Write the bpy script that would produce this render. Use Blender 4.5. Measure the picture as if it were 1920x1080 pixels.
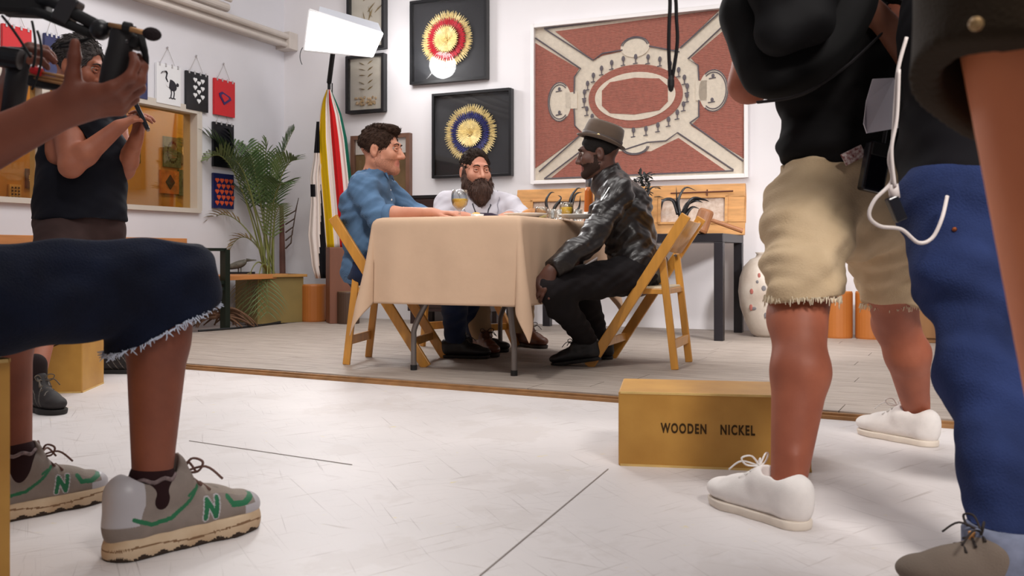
import bpy, math, random
import numpy as np
from mathutils import Vector as V, Matrix
random.seed(7)
PI = math.pi
for o in list(bpy.data.objects): bpy.data.objects.remove(o)
SC = bpy.context.scene
COL = SC.collection

# ------------------------------------------------------------------ camera, world, lights, exposure
FPX, EYE, HOR = 1757.0, 0.58, 475.0
cam_data = bpy.data.cameras.new('camera'); cam = bpy.data.objects.new('camera', cam_data); COL.objects.link(cam)
cam.location = (0, 0, EYE); cam.rotation_euler = (PI/2, 0, 0)
cam_data.sensor_width = 36.0; cam_data.lens = FPX/1920*36; cam_data.shift_y = -(540-HOR)/1920
cam_data.clip_start = 0.02
cam_data.dof.use_dof = True; cam_data.dof.focus_distance = 4.6; cam_data.dof.aperture_fstop = 8.0
SC.camera = cam
w = bpy.data.worlds.new('world'); SC.world = w; w.use_nodes = True
w.node_tree.nodes['Background'].inputs[0].default_value = (1.0, 0.94, 0.96, 1)
w.node_tree.nodes['Background'].inputs[1].default_value = 0.22
SC.view_settings.view_transform = 'Standard'; SC.view_settings.look = 'None'
SC.view_settings.exposure = 0.0; SC.view_settings.gamma = 1.0; SC.view_settings.use_curve_mapping = False
SC.cycles.use_denoising = True
SC.cycles.max_bounces = 8; SC.cycles.transparent_max_bounces = 12
SC.cycles.sample_clamp_indirect = 6.0
def area(name, loc, target, sx, sy, power, col=(1, .97, .94), spread=PI):
    d = bpy.data.lights.new(name, 'AREA'); d.shape = 'RECTANGLE'; d.size = sx; d.size_y = sy; d.energy = power; d.color = col; d.spread = spread
    o = bpy.data.objects.new(name, d); COL.objects.link(o); o.location = loc
    o.rotation_euler = (V(target)-V(loc)).to_track_quat('-Z', 'Y').to_euler(); return o
area('ceiling_key', (0.3, 5.4, 3.9), (0.2, 5.0, 0), 2.6, 1.6, 56)
area('ceiling_wall_wash', (1.9, 4.9, 3.6), (1.5, 6.6, 1.2), 1.2, 0.8, 13)
area('ceiling_floor', (-0.2, 2.2, 3.8), (0.1, 2.6, 0), 2.0, 1.6, 36)
area('studio_backlight', (-1.25, 6.9, 2.9), (0.9, 2.0, 0.1), 0.45, 0.35, 12, (1, .98, .97), PI*0.6)
area('left_room_light', (-1.6, 4.9, 3.6), (-2.7, 6.4, 0.9), 1.2, 0.9, 36)
area('right_key', (1.9, 4.25, 1.2), (1.25, 6.8, 0.2), 0.16, 0.16, 9.5, (1, .97, .97), PI*0.5)
area('front_left_key', (-0.95, 2.15, 3.4), (0.0, 4.8, 0.7), 0.22, 0.22, 11, (1, .96, .92), PI*0.45)
area('front_right_fill', (1.35, -0.6, 3.0), (1.2, 2.4, 0.5), 0.9, 0.7, 27, (1, .95, .9), PI*0.42)

def at(px, py, Y): return V(((px-960)/FPX*Y, Y, EYE-(py-HOR)/FPX*Y))
PZ = 0.025                                   # platform height
CORNER = V((-2.03, 8.35, 0)); WD = V((.916, -.401, 0)); WN = V((-.401, -.916, 0))   # back wall: along, normal to the room
LD = V((-.401, -.916, 0)); LN = V((.916, -.401, 0))                               # left wall: along towards us, normal
WA, LA = math.atan2(-.401, .916), math.atan2(.916, .401)
def bw(px, py, off=0.0):                      # photo point on the back wall -> (distance along wall, height)
    r = V(((px-960)/FPX, 1, 0)); P0 = CORNER+WN*off
    t = P0.dot(WN)/r.dot(WN); p = r*t
    return (p-P0).dot(WD), EYE-(py-HOR)/FPX*t
def lw(px, py, off=0.0):                      # the same for the left wall, distance from the corner
    r = V(((px-960)/FPX, 1, 0)); P0 = CORNER+LN*off
    t = P0.dot(LN)/r.dot(LN); p = r*t
    return (p-P0).dot(LD), EYE-(py-HOR)/FPX*t

# ------------------------------------------------------------------ materials
def lin(c):
    return tuple(((x/255.)/12.92 if x/255. <= .04045 else ((x/255.+.055)/1.055)**2.4) for x in c)+(1,)
MATS = {}
def mat(name, rgb, rough=.6, metal=0, var=0, vscale=8, bump=0, bscale=60, rgb2=None, emit=0, coat=0, sheen=0, alpha=1, wave=None, stretch=None, detail=4):
    if name in MATS: return MATS[name]
    m = bpy.data.materials.new(name); m.use_nodes = True; nt = m.node_tree; N = nt.nodes; L = nt.links
    b = N['Principled BSDF']; c = lin(rgb)
    b.inputs['Base Color'].default_value = c; b.inputs['Roughness'].default_value = rough; b.inputs['Metallic'].default_value = metal
    if rough >= .8: b.inputs['Specular IOR Level'].default_value = .2
    if coat: b.inputs['Coat Weight'].default_value = coat; b.inputs['Coat Roughness'].default_value = .15
    if sheen: b.inputs['Sheen Weight'].default_value = sheen
    if emit: b.inputs['Emission Color'].default_value = c; b.inputs['Emission Strength'].default_value = emit
    tc = None
    def coord():
        nonlocal tc
        if tc is None:
            t = N.new('ShaderNodeTexCoord'); mp = N.new('ShaderNodeMapping'); L.new(t.outputs['Object'], mp.inputs[0])
            if stretch: mp.inputs['Scale'].default_value = stretch
            tc = mp.outputs[0]
        return tc
    if var or rgb2:
        n = N.new('ShaderNodeTexNoise'); n.inputs['Scale'].default_value = vscale; n.inputs['Detail'].default_value = detail
        L.new(coord(), n.inputs['Vector'])
        r = N.new('ShaderNodeValToRGB'); c2 = lin(rgb2) if rgb2 else tuple(min(1, x*(1+var)) for x in c[:3])+(1,)
        c1 = c if rgb2 else tuple(x*(1-var) for x in c[:3])+(1,)
        r.color_ramp.elements[0].color = c1; r.color_ramp.elements[0].position = .32; r.color_ramp.elements[1].color = c2; r.color_ramp.elements[1].position = .68
        L.new(n.outputs['Fac'], r.inputs[0]); L.new(r.outputs[0], b.inputs['Base Color'])
    if wave:                                  # fine woven or striped second colour: (scale, rgb, direction, amount)
        wv = N.new('ShaderNodeTexWave'); wv.inputs['Scale'].default_value = wave[0]; wv.bands_direction = wave[2]; wv.inputs['Distortion'].default_value = wave[4] if len(wave) > 4 else 0
        L.new(coord(), wv.inputs['Vector'])
        mx = N.new('ShaderNodeMix'); mx.data_type = 'RGBA'; mu = N.new('ShaderNodeMath'); mu.operation = 'MULTIPLY'; mu.inputs[1].default_value = wave[3]
        L.new(wv.outputs['Fac'], mu.inputs[0]); L.new(mu.outputs[0], mx.inputs[0])
        src = b.inputs['Base Color'].links[0].from_socket if b.inputs['Base Color'].links else None
        if src: L.new(src, mx.inputs[6])
        else: mx.inputs[6].default_value = c
        mx.inputs[7].default_value = lin(wave[1]); L.new(mx.outputs[2], b.inputs['Base Color'])
    if bump:
        n2 = N.new('ShaderNodeTexNoise'); n2.inputs['Scale'].default_value = bscale; n2.inputs['Detail'].default_value = 5
        L.new(coord(), n2.inputs['Vector'])
        bp = N.new('ShaderNodeBump'); bp.inputs['Strength'].default_value = bump; bp.inputs['Distance'].default_value = .01
        L.new(n2.outputs['Fac'], bp.inputs['Height']); L.new(bp.outputs[0], b.inputs['Normal'])
    MATS[name] = m; return m
def glass(name, tint=(255, 255, 255), refl=.06, rough=.02):
    if name in MATS: return MATS[name]
    m = bpy.data.materials.new(name); m.use_nodes = True; nt = m.node_tree; nt.nodes.clear(); N = nt.nodes; L = nt.links
    o = N.new('ShaderNodeOutputMaterial'); tr = N.new('ShaderNodeBsdfTransparent'); gl = N.new('ShaderNodeBsdfGlossy'); mx = N.new('ShaderNodeMixShader'); fr = N.new('ShaderNodeLayerWeight')
    tr.inputs[0].default_value = lin(tint); gl.inputs['Roughness'].default_value = rough; fr.inputs[0].default_value = .25
    mr = N.new('ShaderNodeMath'); mr.operation = 'MULTIPLY_ADD'; mr.inputs[1].default_value = .5; mr.inputs[2].default_value = refl
    L.new(fr.outputs['Fresnel'], mr.inputs[0]); mr.use_clamp = True
    L.new(mr.outputs[0], mx.inputs[0]); L.new(tr.outputs[0], mx.inputs[1]); L.new(gl.outputs[0], mx.inputs[2]); L.new(mx.outputs[0], o.inputs[0])
    MATS[name] = m; return m

# ------------------------------------------------------------------ object helpers
def empty(name, loc=(0, 0, 0), rz=0):
    o = bpy.data.objects.new(name, None); COL.objects.link(o); o.location = loc; o.rotation_euler = (0, 0, rz); o.empty_display_size = .05
    return o
def tag(o, label, cat, group=None):
    o['label'] = label; o['category'] = cat
    if group: o['group'] = group
    return o
def thing(name, label, cat, loc=(0, 0, 0), rz=0, group=None): return tag(empty(name, loc, rz), label, cat, group)
def struct(o): o['kind'] = 'structure'; return o
def copy_tree(o, parent=None):
    c = o.copy(); COL.objects.link(c); c.parent = parent
    for ch in o.children: copy_tree(ch, c)
    return c
def frame_of(d, up=V((0, 0, 1))):
    d = V(d).normalized(); s = d.cross(up)
    if s.length < 1e-4: s = d.cross(V((1, 0, 0)))
    s.normalize(); return s, s.cross(d).normalized()
class MB:
    def __init__(s): s.v = []; s.f = []; s.m = []; s.mi = 0
    def add(s, vs, fs, mi=None):
        n = len(s.v); s.v += [tuple(x) for x in vs]; s.f += [tuple(i+n for i in f) for f in fs]; s.m += [s.mi if mi is None else mi]*len(fs); return s
    def box(s, c, d, rz=0, R=None, mi=None):
        M = R or Matrix.Rotation(rz, 3, 'Z'); c = V(c)
        vs = [c+M @ V((sx*d[0]/2, sy*d[1]/2, sz*d[2]/2)) for sx in (-1, 1) for sy in (-1, 1) for sz in (-1, 1)]
        return s.add(vs, [(0, 1, 3, 2), (4, 6, 7, 5), (0, 4, 5, 1), (2, 3, 7, 6), (0, 2, 6, 4), (1, 5, 7, 3)], mi)
    def bar(s, a, b, wx, wy, side=None, mi=None):   # rectangular bar, wx along side, wy across
        a, b = V(a), V(b); d = (b-a).normalized()
        if side is None: sd, up = frame_of(d)
        else: sd = V(side); sd = (sd-d*sd.dot(d)).normalized(); up = sd.cross(d)
        vs = [p+sd*i*wx/2+up*j*wy/2 for p in (a, b) for i, j in ((-1, -1), (1, -1), (1, 1), (-1, 1))]
        return s.add(vs, [(3, 2, 1, 0), (4, 5, 6, 7), (0, 1, 5, 4), (1, 2, 6, 5), (2, 3, 7, 6), (3, 0, 4, 7)], mi)
    def tube(s, pts, r, n=8, mi=None, cap=True, flat=1.0):
        pts = [V(p) for p in pts]; R = r if isinstance(r, (list, tuple)) else [r]*len(pts); vs = []; fs = []
        sd = None
        for i, p in enumerate(pts):
            d = (pts[min(i+1, len(pts)-1)]-pts[max(i-1, 0)])
            if d.length < 1e-9: d = V((0, 0, 1))
            d.normalize()
            if sd is None: sd, up = frame_of(d)
            else:
                sd = sd-d*sd.dot(d)
                if sd.length < 1e-5: sd, up = frame_of(d)
                sd.normalize(); up = sd.cross(d)
            for k in range(n):
                t = 2*PI*k/n; vs.append(p+(sd*math.cos(t)+up*math.sin(t)*flat)*R[i])
        for i in range(len(pts)-1):
            for k in range(n): fs.append((i*n+k, i*n+(k+1) % n, (i+1)*n+(k+1) % n, (i+1)*n+k))
        if cap: fs.append(tuple(range(n))[::-1]); fs.append(tuple((len(pts)-1)*n+k for k in range(n)))
        return s.add(vs, fs, mi)
    def lathe(s, prof, c=(0, 0, 0), n=32, mi=None, M=None):
        c = V(c); vs = []; fs = []
        for r, z in prof:
            for k in range(n):
                p = V((r*math.cos(2*PI*k/n), r*math.sin(2*PI*k/n), z)); vs.append(c+(M @ p if M else p))
        for i in range(len(prof)-1):
            for k in range(n): fs.append((i*n+k, i*n+(k+1) % n, (i+1)*n+(k+1) % n, (i+1)*n+k))
        if prof[0][0] > 1e-4: fs.append(tuple(range(n))[::-1])
        if prof[-1][0] > 1e-4: fs.append(tuple((len(prof)-1)*n+k for k in range(n)))
        return s.add(vs, fs, mi)
    def ball(s, c, r, n=16, mi=None, M=None):
        r = r if isinstance(r, (tuple, list)) else (r, r, r); c = V(c); vs = []; fs = []; h = n//2
        for i in range(h+1):
            for k in range(n):
                a = PI*i/h; t = 2*PI*k/n; p = V((r[0]*math.sin(a)*math.cos(t), r[1]*math.sin(a)*math.sin(t), -r[2]*math.cos(a))); vs.append(c+(M @ p if M else p))
        for i in range(h):
            for k in range(n): fs.append((i*n+k, i*n+(k+1) % n, (i+1)*n+(k+1) % n, (i+1)*n+k))
        return s.add(vs, fs, mi)
    def prism(s, poly, y0, y1, mi=None, T=None):      # polygon in local x,z extruded over y
        n = len(poly); vs = [V((x, y0, z)) for x, z in poly]+[V((x, y1, z)) for x, z in poly]
        if T: vs = [T(v) for v in vs]
        fs = [tuple(range(n)), tuple(range(2*n-1, n-1, -1))]+[(i, i+n, (i+1) % n+n, (i+1) % n) for i in range(n)]
        return s.add(vs, fs, mi)
    def grid(s, P, mi=None, close=False):           # P[i][j] points; mi may be a function of i,j
        r, c = len(P), len(P[0]); n = len(s.v); s.v += [tuple(p) for row in P for p in row]
        for i in range(r-1):
            for j in range(c if close else c-1):
                s.f.append((n+i*c+j, n+i*c+(j+1) % c, n+(i+1)*c+(j+1) % c, n+(i+1)*c+j)); s.m.append(mi(i, j) if callable(mi) else (s.mi if mi is None else mi))
        return s
    def build(s, name, mats, parent=None, loc=(0, 0, 0), rz=0, smooth=False, bevel=0, solid=0, recalc=True):
        me = bpy.data.meshes.new(name); me.from_pydata(s.v, [], s.f)
        mats = mats if isinstance(mats, (list, tuple)) else [mats]
        for m in mats: me.materials.append(m)
        me.polygons.foreach_set('material_index', s.m)
        if recalc:
            import bmesh
            bm = bmesh.new(); bm.from_mesh(me); bmesh.ops.remove_doubles(bm, verts=bm.verts, dist=1e-6); bmesh.ops.recalc_face_normals(bm, faces=bm.faces); bm.to_mesh(me); bm.free()
        if smooth: me.polygons.foreach_set('use_smooth', [True]*len(me.polygons))
        me.update(); o = bpy.data.objects.new(name, me); COL.objects.link(o); o.parent = parent; o.location = loc; o.rotation_euler = (0, 0, rz)
        if solid: q = o.modifiers.new('s', 'SOLIDIFY'); q.thickness = solid; q.offset = 0
        if bevel:
            q = o.modifiers.new('b', 'BEVEL'); q.width = bevel; q.segments = 2; q.limit_method = 'ANGLE'; q.angle_limit = .6
        return o
def text_mesh(name, s, size, m, parent, loc, rot, extrude=.0006, sx=1.0, bold=0, align='CENTER', spacing=1.0):
    cu = bpy.data.curves.new(name, 'FONT'); cu.body = s; cu.size = size; cu.extrude = extrude; cu.align_x = align; cu.align_y = 'CENTER'; cu.offset = bold; cu.space_character = spacing
    t = bpy.data.objects.new(name, cu); COL.objects.link(t); dg = bpy.context.evaluated_depsgraph_get()
    me = bpy.data.meshes.new_from_object(t.evaluated_get(dg)); bpy.data.objects.remove(t); bpy.data.curves.remove(cu)
    me.materials.clear(); me.materials.append(m)
    o = bpy.data.objects.new(name, me); COL.objects.link(o); o.parent = parent; o.location = loc; o.rotation_euler = rot; o.scale = (sx, 1, 1); return o
def bez(p0, p1, p2, n=12, p3=None):
    p0, p1, p2 = V(p0), V(p1), V(p2); out = []
    for i in range(n+1):
        t = i/n
        if p3 is None: out.append(p0*(1-t)**2+p1*2*t*(1-t)+p2*t*t)
        else: out.append(p0*(1-t)**3+p1*3*t*(1-t)**2+p2*3*t*t*(1-t)+V(p3)*t**3)
    return out
def spline(pts, n=6):
    pts = [V(p) for p in pts]; out = []
    for i in range(len(pts)-1):
        a, b, c, d = pts[max(i-1, 0)], pts[i], pts[i+1], pts[min(i+2, len(pts)-1)]
        for k in range(n):
            t = k/n; out.append(.5*((2*b)+(c-a)*t+(2*a-5*b+4*c-d)*t*t+(3*b-a-3*c+d)*t**3))
    return out+[pts[-1]]

# ------------------------------------------------------------------ implicit surfaces for bodies, clothing and shoes
def arr(v): return np.array([v[0], v[1], v[2]], dtype=np.float64)
class SDF:
    def __init__(s): s.p = []
    def cone(s, a, b, ra, rb, k=.02, m=0, flat=None, sub=False):
        a, b = arr(a), arr(b); r = max(ra, rb); s.p.append(('c', a, b, ra, rb, k, m, flat and (arr(V(flat[0]).normalized()), flat[1]), sub, np.minimum(a, b)-r, np.maximum(a, b)+r)); return s
    def ell(s, c, r, R=None, k=.02, m=0, sub=False):
        c = arr(c); r = (r, r, r) if not isinstance(r, (tuple, list)) else r; R = np.eye(3) if R is None else np.array([list(x) for x in R], dtype=np.float64)
        q = max(r); s.p.append(('e', c, np.array(r), R, k, m, sub, c-q, c+q)); return s
    def cut(s, p, n, c=None, rad=9):                   # removes what lies on the n side of a plane, inside a ball
        s.p.append(('k', arr(p), arr(V(n).normalized()), arr(c if c is not None else p), rad)); return s
    def limb(s, pts, rs, k=.02, m=0, flat=None):
        for i in range(len(pts)-1): s.cone(pts[i], pts[i+1], rs[i], rs[i+1], k, m, flat)
        return s
    def field(s, res, fine=()):
        lo = np.min([q[-2] for q in s.p if q[0] != 'k' and not q[-3]], axis=0)-.03; hi = np.max([q[-1] for q in s.p if q[0] != 'k' and not q[-3]], axis=0)+.03
        ax = []
        for i in range(3):
            cuts = [(lo[i], hi[i], res)]
            for a, l, h, r in fine:
                if a != i: continue
                nc = []
                for (x0, x1, rr) in cuts:
                    l2, h2 = max(l, x0), min(h, x1)
                    if l2 >= h2 or rr <= r: nc.append((x0, x1, rr)); continue
                    if x0 < l2: nc.append((x0, l2, rr))
                    nc.append((l2, h2, r))
                    if h2 < x1: nc.append((h2, x1, rr))
                cuts = nc
            g = [np.linspace(x0, x1, max(2, int(math.ceil((x1-x0)/rr))+1))[:-1] for x0, x1, rr in cuts]+[np.array([hi[i]])]
            ax.append(np.concatenate(g).astype(np.float32))
        D = np.full([len(a) for a in ax], 1.0, np.float32); M = np.zeros(D.shape, np.uint8); B = np.full(D.shape, 1.0, np.float32)
        for q in s.p:
            if q[0] == 'k':
                _, p, n, c, rad = q; l, h = c-rad, c+rad
            else: k = q[5] if q[0] == 'c' else q[4]; l, h = q[-2]-k-.03, q[-1]+k+.03
            sl = tuple(slice(max(0, int(np.searchsorted(ax[i], l[i]))-1), int(np.searchsorted(ax[i], h[i]))+1) for i in range(3))
            X = ax[0][sl[0]][:, None, None]; Y = ax[1][sl[1]][None, :, None]; Z = ax[2][sl[2]][None, None, :]
            if X.size == 0 or Y.size == 0 or Z.size == 0: continue
            if q[0] == 'k':
                d = (X-np.float32(p[0]))*np.float32(n[0])+(Y-np.float32(p[1]))*np.float32(n[1])+(Z-np.float32(p[2]))*np.float32(n[2])
                inside = (X-np.float32(c[0]))**2+(Y-np.float32(c[1]))**2+(Z-np.float32(c[2]))**2 < rad*rad
                D[sl] = np.where(inside, np.maximum(D[sl], d), D[sl]); continue
            if q[0] == 'c':
                _, a, b, ra, rb, k, m, flat, sub = q[:9]
                px, py, pz = X-np.float32(a[0]), Y-np.float32(a[1]), Z-np.float32(a[2]); ba = b-a
                if flat is not None:
                    n, fs = flat; dn = (px*np.float32(n[0])+py*np.float32(n[1])+pz*np.float32(n[2]))*np.float32(fs-1)
                    px = px+dn*np.float32(n[0]); py = py+dn*np.float32(n[1]); pz = pz+dn*np.float32(n[2]); ba = ba+n*np.dot(ba, n)*(fs-1)
                bb = max(1e-9, float(np.dot(ba, ba)))
                t = np.clip((px*np.float32(ba[0])+py*np.float32(ba[1])+pz*np.float32(ba[2]))/np.float32(bb), 0, 1)
                d = np.sqrt((px-t*np.float32(ba[0]))**2+(py-t*np.float32(ba[1]))**2+(pz-t*np.float32(ba[2]))**2)-(np.float32(ra)+np.float32(rb-ra)*t)
            else:
                _, c, r, R, k, m, sub = q[:7]
                x, y, z = X-np.float32(c[0]), Y-np.float32(c[1]), Z-np.float32(c[2])
                u = [(x*np.float32(R[i][0])+y*np.float32(R[i][1])+z*np.float32(R[i][2]))/np.float32(r[i]) for i in range(3)]
                k0 = np.sqrt(u[0]**2+u[1]**2+u[2]**2); k1 = np.sqrt((u[0]/np.float32(r[0]))**2+(u[1]/np.float32(r[1]))**2+(u[2]/np.float32(r[2]))**2)
                d = k0*(k0-1)/np.maximum(k1, 1e-6)
            O = D[sl]
            if sub:
                h = np.clip(.5-.5*(O+d)/k, 0, 1); D[sl] = O*(1-h)+(-d)*h+k*h*(1-h)
            else:
                Bs = B[sl]; c_ = d < Bs; M[sl][c_] = m; Bs[c_] = d[c_]
                h = np.clip(.5+.5*(O-d)/k, 0, 1); D[sl] = O*(1-h)+d*h-k*h*(1-h)
        return ax, D, M
    def mesh(s, name, mats, res=.006, fine=(), parent=None, base=(0, 0, 0), disp=None, paint=None, smooth=1, keep=None, post=None):
        ax, D, M = s.field(res, fine)
        ins = D < 0; nx, ny, nz = D.shape
        cnt = np.zeros((nx-1, ny-1, nz-1), np.uint8); offs = [(i, j, k) for i in (0, 1) for j in (0, 1) for k in (0, 1)]
        for i, j, k in offs: cnt += ins[i:nx-1+i, j:ny-1+j, k:nz-1+k]
        I, J, K = np.nonzero((cnt > 0) & (cnt < 8)); nv = len(I)
        idx = np.full(cnt.shape, -1, np.int32); idx[I, J, K] = np.arange(nv)
        acc = np.zeros((nv, 3)); num = np.zeros(nv)
        cv = {o: D[I+o[0], J+o[1], K+o[2]] for o in offs}
        for o in offs:
            for a in range(3):
                if o[a]: continue
                o2 = list(o); o2[a] = 1; d0, d1 = cv[o], cv[tuple(o2)]; c = (d0 < 0) != (d1 < 0)
                t = np.where(c, d0/np.where(d0 == d1, 1, d0-d1), 0); e = np.zeros((nv, 3))
                for q in range(3): e[:, q] = t if q == a else o[q]
                acc += e*c[:, None]; num += c
        fr = acc/num[:, None]; P = np.zeros((nv, 3))
        for q, ii in enumerate((I, J, K)): P[:, q] = ax[q][ii]+fr[:, q]*(ax[q][ii+1]-ax[q][ii])
        vm = M[I, J, K].astype(np.int32); F = []
        for a in range(3):
            sh = list(D.shape); sh[a] -= 1; s0 = [slice(None)]*3; s1 = [slice(None)]*3; s0[a] = slice(0, -1); s1[a] = slice(1, None)
            A, Bn = ins[tuple(s0)], ins[tuple(s1)]; e = np.nonzero(A != Bn); b, c = [(1, 2), (2, 0), (0, 1)][a]
            ok = (e[b] > 0) & (e[c] > 0) & (e[b] < D.shape[b]-1) & (e[c] < D.shape[c]-1); e = [x[ok] for x in e]; inside = ins[tuple(e)]
            def cell(db, dc): q = [x.copy() for x in e]; q[b] = q[b]-db; q[c] = q[c]-dc; return idx[tuple(q)]
            f = np.stack([cell(1, 1), cell(0, 1), cell(0, 0), cell(1, 0)], 1)
            f[~inside] = f[~inside][:, ::-1]; F.append(f)
        F = np.concatenate(F); F = F[(F >= 0).all(1)]
        def lap(P, it, lam=.5):
            for _ in range(it):
                S = np.zeros_like(P); c = np.zeros(len(P))
                for a, b in ((0, 1), (1, 2), (2, 3), (3, 0)):
                    for q in range(3): S[:, q] += np.bincount(F[:, a], P[F[:, b], q], len(P))+np.bincount(F[:, b], P[F[:, a], q], len(P))
                    c += np.bincount(F[:, a], minlength=len(P))+np.bincount(F[:, b], minlength=len(P))
                P = P+lam*(S/np.maximum(c, 1)[:, None]-P)
            return P
        P = lap(P, smooth)
        def normals(P):
            n = np.cross(P[F[:, 2]]-P[F[:, 0]], P[F[:, 3]]-P[F[:, 1]]); Nn = np.zeros_like(P)
            for a in range(4):
                for q in range(3): Nn[:, q] += np.bincount(F[:, a], n[:, q], len(P))
            return Nn/np.maximum(np.linalg.norm(Nn, axis=1), 1e-9)[:, None]
        Nn = normals(P)
        if disp is not None: P = P+Nn*disp(P, Nn)[:, None]
        if post is not None: P = post(P)
        if paint is not None: vm = paint(P, Nn, vm)
        fm = vm[F[:, 0]]
        me = bpy.data.meshes.new(name); P = P-np.array([base[0], base[1], base[2]])
        me.vertices.add(len(P)); me.vertices.foreach_set('co', P.astype(np.float32).ravel())
        me.loops.add(F.size); me.loops.foreach_set('vertex_index', F.astype(np.int32).ravel())
        me.polygons.add(len(F)); me.polygons.foreach_set('loop_start', np.arange(0, F.size, 4, dtype=np.int32)); me.polygons.foreach_set('loop_total', np.full(len(F), 4, np.int32))
        mats = mats if isinstance(mats, (list, tuple)) else [mats]
        for m in mats: me.materials.append(m)
        me.polygons.foreach_set('material_index', np.clip(fm, 0, len(mats)-1).astype(np.int32)); me.polygons.foreach_set('use_smooth', np.ones(len(F), bool))
        me.update(calc_edges=True); me.validate()
        o = bpy.data.objects.new(name, me); COL.objects.link(o); o.parent = parent
        if parent is None: o.location = base
        return o
def folds(amp, k=(14, 9, 22), warp=.9, seed=0):        # soft cloth folds as a displacement
    rs = np.random.RandomState(seed); A = rs.uniform(0, 6.28, 8)
    def f(P, N):
        x, y, z = P[:, 0]*k[0], P[:, 1]*k[1], P[:, 2]*k[2]
        a = np.sin(x*1.1+y*.6+z*.7+warp*2*np.sin(z*.5+A[0])+A[1]); b = np.sin(-x*.9+y*1.3+z*1.6+warp*2.4*np.sin(x*.7+A[2])+A[3]); c = np.sin(x*2.3-z*2.1+y*1.7+A[4]+2*np.sin(z*.9+A[5]))
        return amp*(.5*a*np.abs(a)+.45*b*np.abs(b)+.3*c)
    return f
# ------------------------------------------------------------------ common materials
m_wall = mat('wall_paint', (232, 228, 230), .75, var=.03, vscale=1.2, bump=.05, bscale=25)
m_wall2 = mat('wall_paint_left', (224, 222, 227), .75, var=.04, vscale=1.5, bump=.05, bscale=25)
m_black = mat('black_frame', (20, 19, 22), .35)
m_blk_matte = mat('black_matte', (16, 15, 17), .7)
m_steel = mat('dark_steel', (38, 35, 40), .4, .3, var=.1)
m_gtube = mat('grey_tube', (120, 112, 108), .35, .5)
m_wood_o = mat('chair_wood', (203, 142, 58), .38, var=.14, vscale=5, stretch=(6, 6, .8), coat=.2)
m_pine = mat('pine', (205, 150, 92), .5, var=.18, vscale=6, stretch=(1, 6, 5))
m_plank = mat('bench_plank', (190, 125, 72), .5, var=.16, vscale=4, stretch=(1, 8, 8))
m_apple = mat('apple_box', (176, 126, 50), .5, var=.16, vscale=7, rgb2=(194, 144, 64), bump=.05)
m_apple_edge = mat('apple_box_edge', (215, 180, 110), .55, var=.1, vscale=20)
m_ink = mat('stencil_ink', (62, 44, 22), .8)
m_white = mat('white_paint', (238, 235, 236), .6)
m_cream = mat('cream', (224, 208, 186), .8, var=.05, vscale=30)

# ------------------------------------------------------------------ floor, platform, walls
def floor_mat():
    m = mat('painted_floor', (218, 212, 211), .5, var=.07, vscale=1.6, bump=.03, bscale=30); nt = m.node_tree; N = nt.nodes; L = nt.links; b = N['Principled BSDF']
    tc = N.new('ShaderNodeTexCoord'); cur = b.inputs['Base Color'].links[0].from_socket
    def scratch(rot, scl, thr, col, fac):
        nonlocal cur
        mp = N.new('ShaderNodeMapping'); mp.vector_type = 'TEXTURE'; mp.inputs['Rotation'].default_value = (0, 0, rot); mp.inputs['Scale'].default_value = tuple(1/x for x in scl); L.new(tc.outputs['Object'], mp.inputs[0])
        n = N.new('ShaderNodeTexNoise'); n.inputs['Scale'].default_value = 3; n.inputs['Detail'].default_value = 6; n.inputs['Roughness'].default_value = .65; L.new(mp.outputs[0], n.inputs['Vector'])
        r = N.new('ShaderNodeValToRGB'); r.color_ramp.elements[0].position = thr; r.color_ramp.elements[0].color = (0, 0, 0, 1); r.color_ramp.elements[1].position = thr+.05; r.color_ramp.elements[1].color = (fac,)*3+(1,)
        L.new(n.outputs['Fac'], r.inputs[0]); mx = N.new('ShaderNodeMix'); mx.data_type = 'RGBA'; L.new(r.outputs[0], mx.inputs[0]); L.new(cur, mx.inputs[6]); mx.inputs[7].default_value = lin(col); L.new(mx.outputs[2], b.inputs['Base Color']); cur = mx.outputs[2]
    scratch(.7, (1, 20, 1), .61, (166, 154, 148), .5); scratch(-.5, (1.2, 22, 1), .62, (170, 158, 152), .5); scratch(1.9, (.6, 40, 1), .63, (140, 128, 124), .5); scratch(.25, (.4, 50, 1), .63, (130, 120, 116), .5); scratch(-1.1, (.4, 60, 1), .63, (132, 120, 116), .5)
    scratch(.3, (4, 7, 1), .665, (224, 204, 84), .55); scratch(1.2, (1, 1, 1), .54, (196, 187, 182), .3)
    return m
m_floor = floor_mat()
mb = MB().box((0, 3.5, -.05), (10, 13, .1)); struct(mb.build('floor', m_floor))
m_seam = mat('floor_seam', (150, 140, 134), .7)
mb = MB()
for a, b in (((355, 827), (660, 872)), ((900, 1080), (1140, 880))):
    pts = [V((q.x, q.y, .001)) for q in (at(x, y, EYE*FPX/(y-HOR)) for x, y in (a, b))]
    mb.bar(pts[0], pts[1], .0028, .0016)
struct(mb.build('trim_3', m_seam))
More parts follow.
